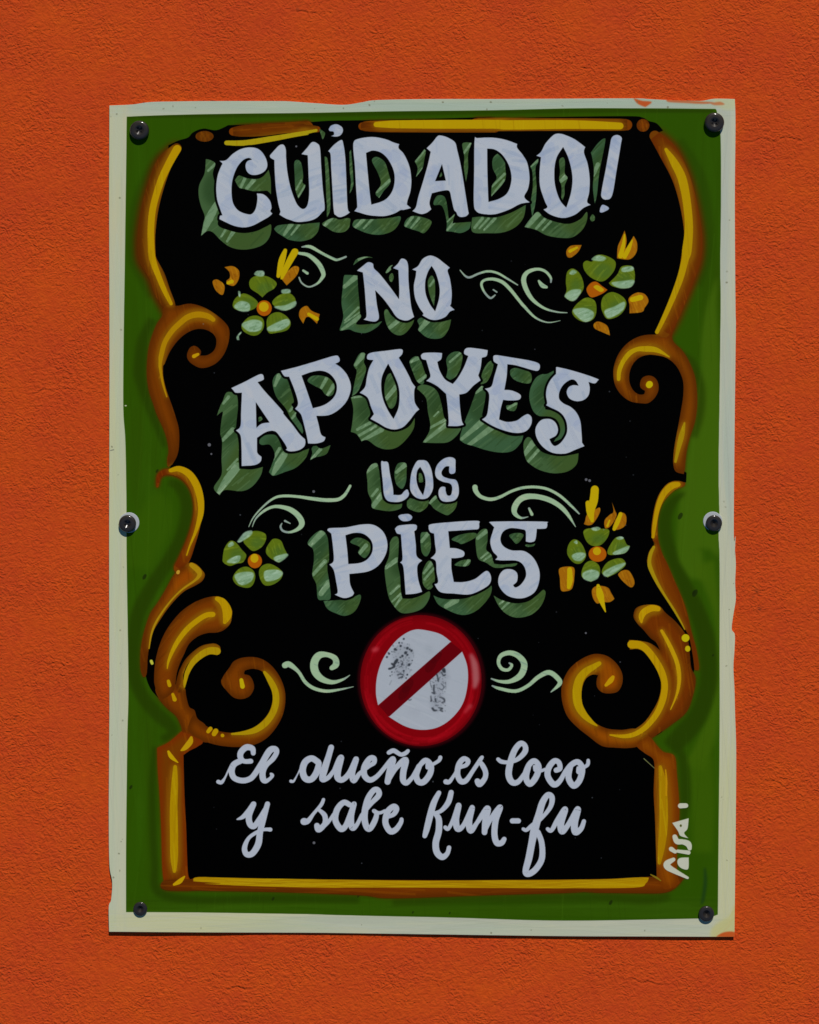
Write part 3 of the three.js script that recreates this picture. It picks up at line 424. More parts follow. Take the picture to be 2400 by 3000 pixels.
flower(['G 515,300 540,278 580,285 600,245 650,235 710,255 750,290 740,350 690,410 640,430 570,400 525,350', 'G 390,430 400,360 440,335 490,370 518,440 510,500 440,572 380,540! 395,490', 'G 700,440! 760,380 795,320 870,320 890,390 870,460 810,480 730,465', 'G 435,650 470,590 540,545 600,570 612,640 590,700 530,722 470,700', 'G 645,600 660,540 720,505 790,530 828,580 810,640 760,685 690,700 655,650'],
  ['G 575,272 620,240 680,258 650,282', 'G 415,370 440,345 470,360 440,380', 'G 380,535 430,490 500,490 480,540 440,572', 'G 720,440 800,425 885,420 860,470 780,478', 'G 800,330 870,320 875,350 800,360', 'G 440,640 520,620 590,650 580,700 520,720', 'G 670,640 740,610 815,575 800,640 700,695'],
  'G 540,480 570,440 610,430 650,460 692,490! 650,520 580,545 550,520', 'G 590,470 620,455 665,488 640,505',
  [['G 395,205 430,170 505,165! 480,215 430,255 400,250', 'G 420,210,12 470,185,8'], ['G 765,180 790,120 815,60! 830,130 825,190 880,100! 905,150 900,220 850,270 760,262!', 'G 815,90,5 805,170,14 785,245,18', 'G 870,130,5 845,190,16 815,250,16'], ['G 845,550 900,510 960,520 988,570 960,620 940,650 850,660! 850,600', 'G 870,560,18 930,545,20'], ['G 590,740 625,718 690,750 710,820! 640,790 600,770']]);
flower(['J 325,815 390,745 450,735 510,760 515,810 480,870 410,905 360,870', 'J 150,960 165,880 210,820 260,830 310,890 350,940 320,1000 270,1010 210,1030 155,1000', 'J 515,890 540,840 580,800 640,815 670,880 700,940! 625,1003! 560,970 520,930', 'J 235,1130 280,1060 350,1035 410,1070 425,1130 400,1195 350,1215 270,1190', 'J 455,1080 480,1030 540,1010 610,1040 655,1085 640,1140 580,1185 510,1195 470,1150'],
  ['J 270,825! 330,750 395,730 390,770 300,830', 'J 195,850 230,825 245,850 205,870', 'J 190,985 250,950 300,945 280,1000 200,1005', 'J 580,960 680,925 700,945 625,1000', 'J 250,1110 330,1080 410,1090 390,1160 300,1190', 'J 500,1080 580,1060 655,1080 630,1130 520,1160'],
  ellipse(422, 988, 60, 62, 24, 'J'), ellipse(418, 965, 34, 38, 20, 'J'), []);
flower(['K 1465,745 1500,715 1600,715 1680,725 1670,790 1610,855 1540,860 1490,820', 'K 1330,930 1340,850 1385,805 1440,830 1480,900 1485,960 1440,1010 1380,1000', 'K 1450,1080 1480,1010 1540,985 1600,1030 1600,1110 1530,1165! 1460,1130', 'Q 470,80 500,10 560,-30 640,-40 672,15 600,80 520,120!', 'P 0,2050 20,2000 70,1930 120,1915 150,1935 175,1985 205,2000! 165,2062 60,2082 10,2078'],
  ['K 1370,940 1430,915 1485,930 1450,985 1390,980', 'K 1385,830 1410,815 1415,845', 'K 1530,715 1580,700 1610,715 1570,735', 'K 1460,1090 1530,1060 1595,1080 1590,1130 1530,1160 1470,1140', 'Q 480,80 560,30 665,-5 650,30 520,115', 'P 50,2062 110,2030 200,2000 165,2060 70,2080', 'P 80,1930 120,1915 150,1930 110,1945'],
  ellipse(1585, 930, 76, 66, 24, 'K'), ellipse(1580, 905, 34, 34, 20, 'K'),
  [['K 1480,650 1500,590 1570,550 1605,540 1600,590 1540,680 1475,680', 'K 1562,385,34 1552,480,36 1525,560,36 1540,650,14', 'K 1505,500,22 1515,560,26'], ['P 40,1600! 70,1680 85,1720 60,1780 20,1830 -20,1840 -25,1770 20,1720 55,1690', 'P 20,1770,8 0,1820,10'], ['P 75,1760 130,1700 170,1730 165,1810 110,1850 50,1850', 'P 120,1712,18 90,1790,20 62,1848,16'], ['K 1265,1050 1380,1040 1390,1120 1370,1220 1310,1245 1275,1230 1268,1140', 'K 1350,1060,20 1352,1150,24 1342,1210,16'], ['Q 390,220 440,190 520,205 550,250 578,300! 540,328 470,330 430,340 395,290', 'Q 440,190,14 455,260,30 472,325,22 502,410,5'], ['Q 610,90 650,60 700,65 740,130 745,180 715,205 660,165 620,120']]);

// --- prohibition roundel
const ring = poly(ellipse(869, 411, 341, 368, 72, 'M')), white1 = poly('M 1040,193! 980,150 900,128 830,125 760,160 700,220 650,300 622,390 616,480 628,550!'), white2 = poly('M 1100,245! 1130,330 1132,430 1105,540 1040,625 960,675 870,688 780,668 685,612!');
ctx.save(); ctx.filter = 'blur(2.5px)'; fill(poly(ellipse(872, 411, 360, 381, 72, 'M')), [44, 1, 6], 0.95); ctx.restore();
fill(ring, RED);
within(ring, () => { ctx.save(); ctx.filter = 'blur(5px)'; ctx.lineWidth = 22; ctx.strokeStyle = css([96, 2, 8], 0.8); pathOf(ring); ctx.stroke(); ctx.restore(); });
for (let i = 0; i < 120; i++) { const a = rnd() * 6.28, r = 286 + rnd() * 40; ctx.strokeStyle = css(rnd() < 0.5 ? [160, 10, 22] : [116, 0, 8], 0.25); ctx.lineWidth = 3 + 4 * rnd(); ctx.beginPath(); ctx.ellipse(780 + 868 / 1.91667, 1780 + 411 / 1.91667, r / 1.91667, (r + 32) / 1.91667, 0, a, a + 0.3 + rnd() * 0.6); ctx.stroke(); }
for (const w of [white1, white2]) { fill(w, [154, 166, 174]); bristles(w, [170, 180, 188], [140, 152, 160], 0.4, 50, 0.16, 5); }
const bar = poly('M 632,548! 1036,193! 1102,246! 690,614!');
fill(bar, [92, 2, 10]); bristles(bar, [114, 5, 15], [92, 2, 10], -0.75, 40, 0.35, 5);
within(bar, () => { for (const [x, y] of [[795, 440], [775, 480], [925, 325], [955, 275]]) { ctx.fillStyle = css([70, 2, 8], 0.6); ctx.beginPath(); ctx.ellipse(780 + x / 1.91667, 1780 + y / 1.91667, 13, 24, 0.6, 0, 7); ctx.fill(); } });
ctx.save(); ctx.filter = 'blur(3px)'; fill(line('M 1150,265,8 1170,320,18 1178,400,18 1170,450,8'), [160, 96, 96], 0.5); fill(line('M 1115,590,5 1150,550,9'), [170, 70, 72], 0.5); fill(line('M 600,240,9 625,232,9'), [170, 60, 66], 0.5); ctx.restore();
// worn prints of two shoe soles
FR.V = [967, 1729, 3.097];
const print = (text, a = 0.7, c = [48, 54, 60]) => { ctx.save(); ctx.filter = 'blur(0.8px)'; fill(line(text, 3), c, a); ctx.restore(); };
const smudge = (x, y, rx, ry, a) => { ctx.save(); ctx.filter = 'blur(5px)'; ctx.fillStyle = css([108, 118, 126], a); ctx.beginPath(); ctx.ellipse(FR.V[0] + x / FR.V[2], FR.V[1] + y / FR.V[2], rx / FR.V[2], ry / FR.V[2], 0.2, 0, 7); ctx.fill(); ctx.restore(); };
within(white1, () => {
  smudge(660, 600, 90, 110, 0.3); smudge(640, 740, 70, 70, 0.25); smudge(900, 540, 40, 40, 0.12);
  for (const [x, y, r] of [[668, 445, 9], [626, 480, 8], [588, 540, 12], [600, 545, 7], [640, 510, 10], [652, 480, 5], [535, 580, 9], [515, 610, 9], [528, 570, 5], [560, 560, 4], [700, 530, 12], [738, 552, 11], [722, 540, 8], [684, 572, 14], [700, 590, 9], [655, 600, 11], [636, 612, 7], [716, 680, 13], [652, 675, 8], [668, 735, 8], [700, 770, 8], [745, 640, 5], [620, 660, 6], [560, 745, 5], [545, 780, 5], [690, 800, 6], [655, 790, 8]]) print(`V ${x},${y},${r * 0.9} ${x + r * 0.5},${y - r * 0.6},${r * 0.6}`, 0.62);
  print('V 612,632,9 598,650,13 580,678,9', 0.75); print('V 560,668,8 585,690,10 560,708,8', 0.72); print('V 534,715,8 552,712,9'); print('V 640,640,4 660,655,5 650,690,4 625,700,4', 0.4); print('V 612,770,6 640,762,7 668,772,6', 0.5); print('V 622,800,6 650,790,7', 0.5); print('V 700,660,3 690,720,3', 0.3); print('V 540,860,4 560,820,3', 0.25); print('V 600,740,3 630,745,4', 0.4); print('V 755,560,4 760,610,3', 0.2);
  for (let i = 0; i < 90; i++) { const x = 560 + rnd() * 190, y = 470 + rnd() * 340; print(`V ${x},${y},${1.5 + 3 * rnd()} ${x + 5},${y - 4},2`, 0.3); }
});
within(white2, () => {
  smudge(1000, 800, 70, 110, 0.28); smudge(970, 1000, 60, 110, 0.25); smudge(760, 1110, 60, 30, 0.08);
  print('V 958,745,8 975,780,6 984,830,5', 0.75); print('V 1030,720,16 1040,742,10', 0.75); print('V 1010,745,5 1030,775,6 1048,768,5', 0.6); print('V 985,755,3 1010,740,3', 0.35); print('V 975,820,4 1000,790,4', 0.5);
  print('V 905,800,3 912,850,4 925,890,4', 0.4); print('V 945,862,6 942,900,8 946,935,6', 0.65); print('V 925,930,6 950,940,8', 0.5); print('V 1010,850,5 1035,880,5 1015,905,5 990,890,4', 0.4); print('V 1050,840,3 1052,890,3', 0.3);
  print('V 915,962,5 920,1000,7 915,1010,5', 0.5); print('V 955,985,7 960,1010,8', 0.55); print('V 995,972,5 1030,985,8 1040,1010,7 1015,1022,6', 0.5); print('V 935,1015,3 985,1018,4', 0.35);
  print('V 930,1072,9 945,1092,9 968,1092,6', 0.6); print('V 985,1068,5 1020,1075,7 1000,1090,5 1022,1100,7', 0.6); print('V 960,1052,4 985,1045,4', 0.35); print('V 705,985,4 722,1000,5 740,990,4', 0.4);
  for (let i = 0; i < 110; i++) { const x = 915 + rnd() * 135, y = 730 + rnd() * 380; print(`V ${x},${y},${1.5 + 2.6 * rnd()} ${x + 4},${y + 5},2`, 0.26); }
});
pieces.push({ name: 'prohibition_roundel', kids: [['ring', 3, ring], ['white_disc', 4, [white1, white2]], ['slash', 4.4, bar]] });

// --- script
const script = (...texts) => { const ss = texts.map((t) => line(t, 6)); for (const s of ss) fill(s, [163, 175, 193]); for (const s of ss) bristles(s, [192, 196, 210], [144, 158, 186], 1.2, 14, 0.25, 3); piece('script_letter', 3, ss); };
script('R 112,405,17 140,410,16 170,370,9 200,305,8 222,270,12', 'R 408,165,20 400,125,24 350,115,26 305,155,26 300,200,24 330,232,20 388,232,21', 'R 310,225,24 245,260,26 226,320,26 250,375,24 320,396,24 385,378,24 425,335,24');
script('R 425,335,24 480,250,26 545,145,28 590,128,24 605,155,22 575,210,22 520,265,20 488,320,26 490,380,26 512,400,20 550,378,14 568,352,16 556,338,10');
script('R 725,400,14 748,400,10 780,345,6 815,270,8', 'R 955,240,26 900,208,26 845,240,28 824,310,28 845,375,28 895,385,26 940,330,28 962,250,24', 'R 1065,115,24 1040,200,26 1005,310,30 990,385,24 1040,370,20 1085,315,18');
script('R 1085,320,18 1130,225,24 1150,205,24 1122,310,28 1120,370,28 1160,388,24 1220,330,24 1275,215,24 1242,330,26 1255,395,24 1300,340,18');
script('R 1300,340,18 1380,275,18 1425,245,20 1425,208,22 1388,212,24 1345,280,26 1345,350,26 1390,390,24 1450,360,20 1520,280,18');
script('R 1515,285,18 1585,215,26 1560,310,28 1540,405,26', 'R 1545,395,20 1610,290,22 1690,222,28 S 92,320,27 90,390,26 120,415,22 170,365,18', 'R 1550,160,18 1592,143,20 1650,175,18 1690,165,18 1712,145,16');
script('S 170,365,18 225,275,20 280,226,24 325,270,24 315,340,26 265,405,26 220,405,26 200,350,26 225,275,24', 'S 290,262,12 296,285,18', 'S 335,262,14 390,228,16 404,200,17');
script('S 450,405,22 480,405,18 520,350,14 560,290,16 620,265,18 638,230,20 600,212,22 560,260,24 548,340,24 575,400,24 620,395,22 670,325,18');
script('S 670,325,18 740,220,18 756,198,14', 'S 735,235,18 762,272,22 785,325,22 778,378,22 735,425,26 716,400,24');
script('S 890,215,16 920,236,18 985,240,16 1060,212,20 1118,150,24 1115,98,22 1075,85,24 1025,150,26 990,260,28 980,350,28 1010,410,26 1060,405,22 1110,340,18');
script('S 1110,345,18 1150,265,24 1195,230,24 1232,270,24 1225,330,26 1195,390,26 1155,425,24 1126,370,26 1145,280,24', 'S 1195,275,12 1205,305,18', 'S 1240,318,14 1290,300,13');
script('S 1380,308,22 1412,292,22 1402,242,22 1362,232,24 1316,290,26 1310,360,26 1360,428,26 1410,400,22 1455,320,18');
script('S 1455,320,18 1505,265,24 1560,238,24 1598,280,24 1595,340,26 1570,405,26 1525,438,26 1484,370,26 1500,275,24', 'S 1565,288,14 1572,320,24', 'S 1605,290,14 1645,262,16 1650,226,15');
script('R 272,722,6 320,702,18 370,650,22 412,592,22 372,690,26 380,760,26 415,780,24 460,720,22 510,640,22', 'R 528,592,22 492,720,26 465,830,26 450,930,28 400,1010,26 350,1015,24 335,960,22 370,880,16 440,830,16 500,808,14 552,808,18');
script('R 835,740,30 870,735,22 920,670,14 980,600,16 1000,556,14', 'R 960,640,14 1010,690,22 1010,760,22 960,808,26 945,775,24', 'R 980,800,18 1040,745,16 1085,680,14');
script('R 1222,600,22 1170,580,24 1115,640,26 1100,730,26 1145,802,26 1185,780,24 1220,700,24 1258,592,22 1232,700,26 1242,792,26 1280,770,18 1320,690,16');
script('R 1320,690,16 1400,590,20 1465,520,24 1458,476,24 1420,480,24 1370,560,26 1345,690,28 1360,780,26 1390,802,24 1430,740,24 1448,675,20 1425,650,16 1470,668,14 1520,650,14');
script('R 1530,705,16 1590,680,20 1615,635,24 1590,614,24 1540,660,26 1522,750,26 1562,822,26 1610,808,24 1650,752,20 1658,722,17');
script('S 392,498,20 350,580,26 320,680,28 290,800,26 272,862,20', 'S 495,495,22 470,580,24 410,650,18 350,670,14', 'S 360,672,20 390,720,26 390,820,28 365,920,28 375,1000,28 420,1040,26 462,1010,20 477,960,19');
script('S 445,790,17 470,802,16 510,730,18 558,605,24 535,720,28 550,802,26 600,770,20 672,622,22 645,740,28 660,818,26 710,755,18');
script('S 710,755,18 800,632,28 782,740,26 776,832,24', 'S 780,820,16 840,700,20 908,620,24 870,730,26 860,850,26 880,920,26 920,920,24 942,888,20');
script('S 1010,735,22 1062,735,22');
script('S 1102,803,14 1130,812,16 1180,770,18 1250,720,16 1330,620,20 1345,540,24 1310,516,24 1265,580,28 1235,680,30 1200,800,34 1175,920,30 1150,1050,30 1122,1160,26 1150,1182,26 1210,1140,26 1260,1050,26 1258,920,24 1225,830,24');
script('S 1308,803,16 1340,815,18 1390,730,22 1455,638,26 1420,750,30 1430,825,26 1480,770,22 1562,636,26 1535,750,30 1542,830,28 1590,800,22 1614,738,18');

// --- painter's mark
const mark = [line('U 990,608,22 1036,606,20'), poly('U 920,752! 1060,712! 1050,800 1022,838 1058,882! 990,862 968,820'), line('U 942,868,20 962,908,24 1010,912,22 1055,930,26 1068,968,17'), line('U 968,990,14 1058,1002,18'), line('U 912,972,20 945,995,16'), poly('U 963,1078 985,1048 1060,1042! 1056,1138 1010,1140 975,1115'), line('U 932,1060,16 880,1092,26 882,1122,28 940,1158,22 1050,1215,11')];
for (const m of mark) fill(m, [200, 196, 164]);
fill(poly(ellipse(993, 775, 9, 11, 14, 'U')), [70, 78, 20]);
piece('signature', 5, mark);

// --- wall paint smeared over the panel's corners, flecks and scuffs
{ const s = poly('U 1240,1725! 1255,1640 1330,1580 1400,1540 1450,1440 1470,1440! 1470,1725!'); ctx.save(); ctx.filter = 'blur(3px)'; fill(s, [196, 178, 116], 0.75); ctx.restore(); bristles(s, [204, 170, 96], [176, 160, 110], -0.8, 24, 0.25, 4); }
{ const s = poly('C 1490,36! 1560,30 1640,36 1630,100 1560,110 1500,70'); ctx.save(); ctx.filter = 'blur(3px)'; fill(s, [194, 188, 136], 0.6); ctx.restore(); }
const smear = (text, a = 0.9) => { const s = poly(text); ctx.save(); ctx.filter = 'blur(1.2px)'; fill(s, [176, 72, 24], a); ctx.restore(); };
smear('C 985,36! 1040,52 1100,60 1060,92! 1010,70'); smear('C 1200,30! 1330,50 1490,62 1440,72 1300,66 1200,58', 0.7); smear('C 1470,70! 1530,58 1560,76 1500,80', 0.6); smear('U 1290,1712! 1340,1680 1400,1668 1450,1672! 1450,1720!');
for (let i = 0; i < 46; i++) { const s = Math.floor(rnd() * 4), u = rnd(), x = s < 2 ? 330 + u * 1810 : s === 2 ? 322 + rnd() * 44 : 2112 + rnd() * 40, y = s === 0 ? 292 + rnd() * 28 : s === 1 ? 2690 + rnd() * 46 : 320 + u * 2380; ctx.fillStyle = css([104, 108, 84], 0.25 + 0.45 * rnd()); ctx.beginPath(); ctx.ellipse(x, y, 1.5 + 2.2 * rnd(), 1.2 + 2 * rnd(), rnd() * 3, 0, 7); ctx.fill(); }
for (let i = 0; i < 46; i++) { ctx.fillStyle = css([120, 130, 140], 0.15 + 0.3 * rnd()); ctx.beginPath(); ctx.arc(560 + rnd() * 1330, 700 + rnd() * 1850, 1 + 1.6 * rnd(), 0, 7); ctx.fill(); }
for (const [x, y, r] of [[613, 1303, 5], [619, 1330, 3], [919, 1440, 4], [868, 428, 3], [1718, 1405, 4], [1728, 1408, 4], [920, 2470, 4], [1717, 1855, 3]]) { ctx.fillStyle = css([150, 156, 164], 0.6); ctx.beginPath(); ctx.arc(x, y, r, 0, 7); ctx.fill(); }
fill(line('N 70,985,3 100,978,4'), [90, 94, 84], 0.7); fill(line('N 205,580,6 215,580,4'), [184, 182, 152]);

const art = new THREE.CanvasTexture(canvas);
art.colorSpace = THREE.SRGBColorSpace; art.anisotropy = 16;
const artMat = new THREE.MeshPhysicalMaterial({ map: art, roughness: 0.6, specularIntensity: 0.05 });
artMat.name = 'sign paint';

// ---------------------------------------------------------------- geometry of the painted pieces
const FRONT = 0.0014, THICK = 0.0008;
const U = (x) => (x - LEFT) / WIDE, V = (y) => 1 - (y - TOP) / TALL;
function flat(s, z) {
  if (s.poly) {
    const path = (p) => p.map((q) => new THREE.Vector2(q.x, q.y));
    const shape = new THREE.Shape(path(s.poly)); for (const h of s.holes) shape.holes.push(new THREE.Path(path(h)));
    const g = new THREE.ShapeGeometry(shape), p = g.attributes.position, uv = g.attributes.uv, n = g.attributes.normal, ix = g.index.array;
    for (let i = 0; i < p.count; i++) { const x = p.getX(i), y = p.getY(i); uv.setXY(i, U(x), V(y)); p.setXYZ(i, X(x), Y(y), z); n.setXYZ(i, 0, 0, 1); }
    const keep = [];                  // the layout's y runs down: turn the faces round, and drop slivers
    for (let i = 0; i < ix.length; i += 3) {
      const [a, b, c] = [ix[i], ix[i + 1], ix[i + 2]], ax = p.getX(a), ay = p.getY(a), bx = p.getX(b) - ax, by = p.getY(b) - ay, cx = p.getX(c) - ax, cy = p.getY(c) - ay;
      const w = bx * cy - by * cx, l = Math.max(Math.hypot(bx, by), Math.hypot(cx, cy), Math.hypot(cx - bx, cy - by));
      if (Math.abs(w) / l > 4e-6) keep.push(...(w > 0 ? [a, b, c] : [a, c, b]));
    }
    g.setIndex(keep);
    const t = g.toNonIndexed(), q = t.attributes.position;              // where an outline crosses itself its faces must not share a plane
    for (let i = 0; i < q.count; i++) q.setZ(i, q.getZ(i) + (Math.floor(i / 3) % 9) * 1.4e-6);
    t.setIndex([...Array(q.count).keys()]);
    return t;
  }
  const L = s.line, [l, r] = ribbon(L), pos = [], uv = [], nor = [], idx = [];
  const put = (q, dz) => { pos.push(X(q.x), Y(q.y), z + dz); uv.push(U(q.x), V(q.y)); nor.push(0, 0, 1); return pos.length / 3 - 1; };
  const tri = (a, b, c) => { const ax = pos[a * 3], ay = pos[a * 3 + 1]; const w = (pos[b * 3] - ax) * (pos[c * 3 + 1] - ay) - (pos[c * 3] - ax) * (pos[b * 3 + 1] - ay); if (Math.abs(w) > 1e-13) idx.push(...(w > 0 ? [a, b, c] : [a, c, b])); };
  const rise = (i) => i / L.length * 2.4e-5;
  let pa, pb;
  for (let i = 0; i < L.length; i++) { const a = put(l[i], rise(i)), b = put(r[i], rise(i)); if (i) { tri(pa, pb, b); tri(pa, b, a); } pa = a; pb = b; }
  for (const [k, sign] of [[0, 1], [L.length - 1, -1]]) {
    const e = L[k], m = put(e, rise(k)), a0 = Math.atan2(l[k].y - e.y, l[k].x - e.x); let prev = put(l[k], rise(k));
    for (let j = 1; j <= 8; j++) { const a = a0 + sign * j / 8 * Math.PI, q = put({ x: e.x + Math.cos(a) * e.r, y: e.y + Math.sin(a) * e.r }, rise(k)); tri(m, prev, q); prev = q; }
  }
  const g = new THREE.BufferGeometry();
  g.setAttribute('position', new THREE.Float32BufferAttribute(pos, 3)); g.setAttribute('normal', new THREE.Float32BufferAttribute(nor, 3)); g.setAttribute('uv', new THREE.Float32BufferAttribute(uv, 2)); g.setIndex(idx);
  return g;
}
const origin = new THREE.Vector3(X(1237), Y(2740), 0);
const STEP = 3.6e-5;
function film(name, layer, shapes, parent) {
  const g = mergeGeometries([].concat(shapes).map((s, i) => flat(s, FRONT + layer * STEP + i * 0.9e-5)));
  g.translate(-origin.x, -origin.y, -origin.z);
  const m = new THREE.Mesh(g, artMat); m.name = name; m.castShadow = m.receiveShadow = true; parent.add(m); return m;
}
const sign = new THREE.Group();
sign.name = 'painted_sign'; sign.position.copy(origin);
sign.userData = { label: 'hand-painted black and green warning sign with white lettering screwed to the orange wall', category: 'sign' };
scene.add(sign);

// the sheet-metal panel itself: the painted face and a rolled edge
{
  const shape = new THREE.Shape(face.poly.map((q) => new THREE.Vector2(X(q.x), Y(q.y))).reverse());
  const g = new THREE.ExtrudeGeometry(shape, { depth: THICK - 0.0002, bevelEnabled: true, bevelThickness: 0.0001, bevelSize: 0.0001, bevelOffset: -0.0001, bevelSegments: 2, curveSegments: 1 });
  g.translate(0, 0, FRONT - THICK + 0.0001);
  const p = g.attributes.position, uv = g.attributes.uv;
  for (let i = 0; i < p.count; i++) uv.setXY(i, U(p.getX(i) / K + 1200), V(1500 - (p.getY(i) - CY) / K));
  for (let i = 0; i < p.count; i += 3) if (Math.min(p.getZ(i), p.getZ(i + 1), p.getZ(i + 2)) > FRONT - 1e-6) for (let k = 0; k < 3; k++) p.setZ(i + k, p.getZ(i + k) + (i / 3 % 9) * 1.4e-6);
  g.translate(-origin.x, -origin.y, -origin.z);
  const m = new THREE.Mesh(g, artMat); m.name = 'panel'; m.castShadow = m.receiveShadow = true; sign.add(m);
}
for (const p of pieces) {
  if (!p.kids) { film(p.name, p.layer, p.shapes, sign); continue; }
  const g = new THREE.Group(); g.name = p.name; sign.add(g);
  for (const [name, layer, shapes] of p.kids) film(name, layer, shapes, g);
}

// ---------------------------------------------------------------- screws
const steel = new THREE.MeshPhysicalMaterial({ color: new THREE.Color(0.042, 0.036, 0.032), metalness: 0.3, roughness: 0.5, specularIntensity: 0.3, clearcoat: 1, clearcoatRoughness: 0.13 });
const ringMat = new THREE.MeshPhysicalMaterial({ color: new THREE.Color(0.62, 0.66, 0.68), roughness: 0.55 });
const evaluator = new Evaluator();
function headGeometry(r, h, slope) {         // pan head with a cross recess that ends in a shallow cone
  const prof = [[0, 0], [r * 0.93, 0], [r * 0.99, h * 0.1], [r, h * 0.3], [r * 0.99, h * 0.6], [r * 0.95, h * 0.78], [r * 0.88, h * 0.9], [r * 0.78, h * 0.965], [r * 0.6, h * 0.99], [0, h]].map(([x, y]) => new THREE.Vector2(x, y));
  const g = new THREE.LatheGeometry(prof, 40); g.rotateX(Math.PI / 2);
  let b = new Brush(g); b.updateMatrixWorld();
  const depth = h * 0.5;
  for (const t of [0, Math.PI / 2]) {
    const c = new THREE.CylinderGeometry(r * 0.62 * Math.SQRT1_2 * 1.42, r * 0.36 * Math.SQRT1_2 * 1.42, depth * 1.2, 4, 1); c.rotateY(Math.PI / 4); c.rotateX(Math.PI / 2); c.scale(1, 0.3, 1); c.rotateZ(t); c.translate(0, 0, h - depth * 0.4);
    const cut = new Brush(c.toNonIndexed()); cut.updateMatrixWorld();
    b = evaluator.evaluate(b, cut, SUBTRACTION); b.updateMatrixWorld();
  }
  const deep = r * 0.5 * slope, cone = new THREE.ConeGeometry(r * 0.5, deep, 24, 1); cone.rotateX(-Math.PI / 2); cone.translate(0, 0, h + 0.00002 - deep / 2);
  const cut = new Brush(cone.toNonIndexed()); cut.updateMatrixWorld();
  b = evaluator.evaluate(b, cut, SUBTRACTION);
  const out = b.geometry.clone(); out.clearGroups(); return out;
}
const screws = [
  [409, 382, 28.5, 0.6, 'large black cross-head screw on green ground beside the C of CUIDADO', 0],
  [2093, 359, 29, 0.64, 'large black cross-head screw in the corner past the exclamation mark', 0],
  [374, 1534, 25.5, 0.62, 'black screw with a pale ring at mid height, nearest the flourish beside LOS', 1],
  [2092, 1533, 24, 0.5, 'black screw with a pale crescent at mid height near the S of PIES', 2],
  [411, 2663, 20.5, 0.6, 'smallest black screw in the lower corner below the gold pillar beside y sabe', 0],
  [2070, 2677, 23, 0.35, 'small black screw in the lower corner below the vertical signature', 0],
];
screws.forEach(([x, y, r, turn, label, washer], i) => {
  const dull = i > 2;
  const s = new THREE.Group(); s.name = i ? `screw_${String(i).padStart(3, '0')}` : 'screw';
  s.position.set(X(x), Y(y), FRONT); s.userData = { label, category: 'screw', group: 'screws holding the sign to the wall' };
  const R = r * K, h = R * (r > 24.5 ? 0.54 : r > 22 ? 0.42 : 0.34);
  const m = new THREE.Mesh(headGeometry(R, h, dull ? 0.9 : 0.47), steel); m.name = 'head'; m.rotation.z = turn; m.position.z = 0.0002; m.castShadow = m.receiveShadow = true; s.add(m);
  const k = new THREE.Mesh(new THREE.CylinderGeometry(R * 0.42, R * 0.36, 0.009, 16).rotateX(Math.PI / 2), steel); k.name = 'shank'; k.position.z = -0.0044; s.add(k);
  if (washer) {
    const w = new THREE.Mesh(new THREE.LatheGeometry([[0, 0], [R * 1.16, 0], [R * 1.17, 0.00022], [R * 1.1, 0.0003], [0, 0.0003]].map(([a, b]) => new THREE.Vector2(a, b)), 40).rotateX(Math.PI / 2), ringMat);
    w.name = 'washer'; w.position.set(washer === 1 ? 4 * K : -3 * K, washer === 1 ? 3 * K : 6 * K, 0); w.castShadow = w.receiveShadow = true; s.add(w);
    m.position.z = 0.0003;
  }
  scene.add(s);
});

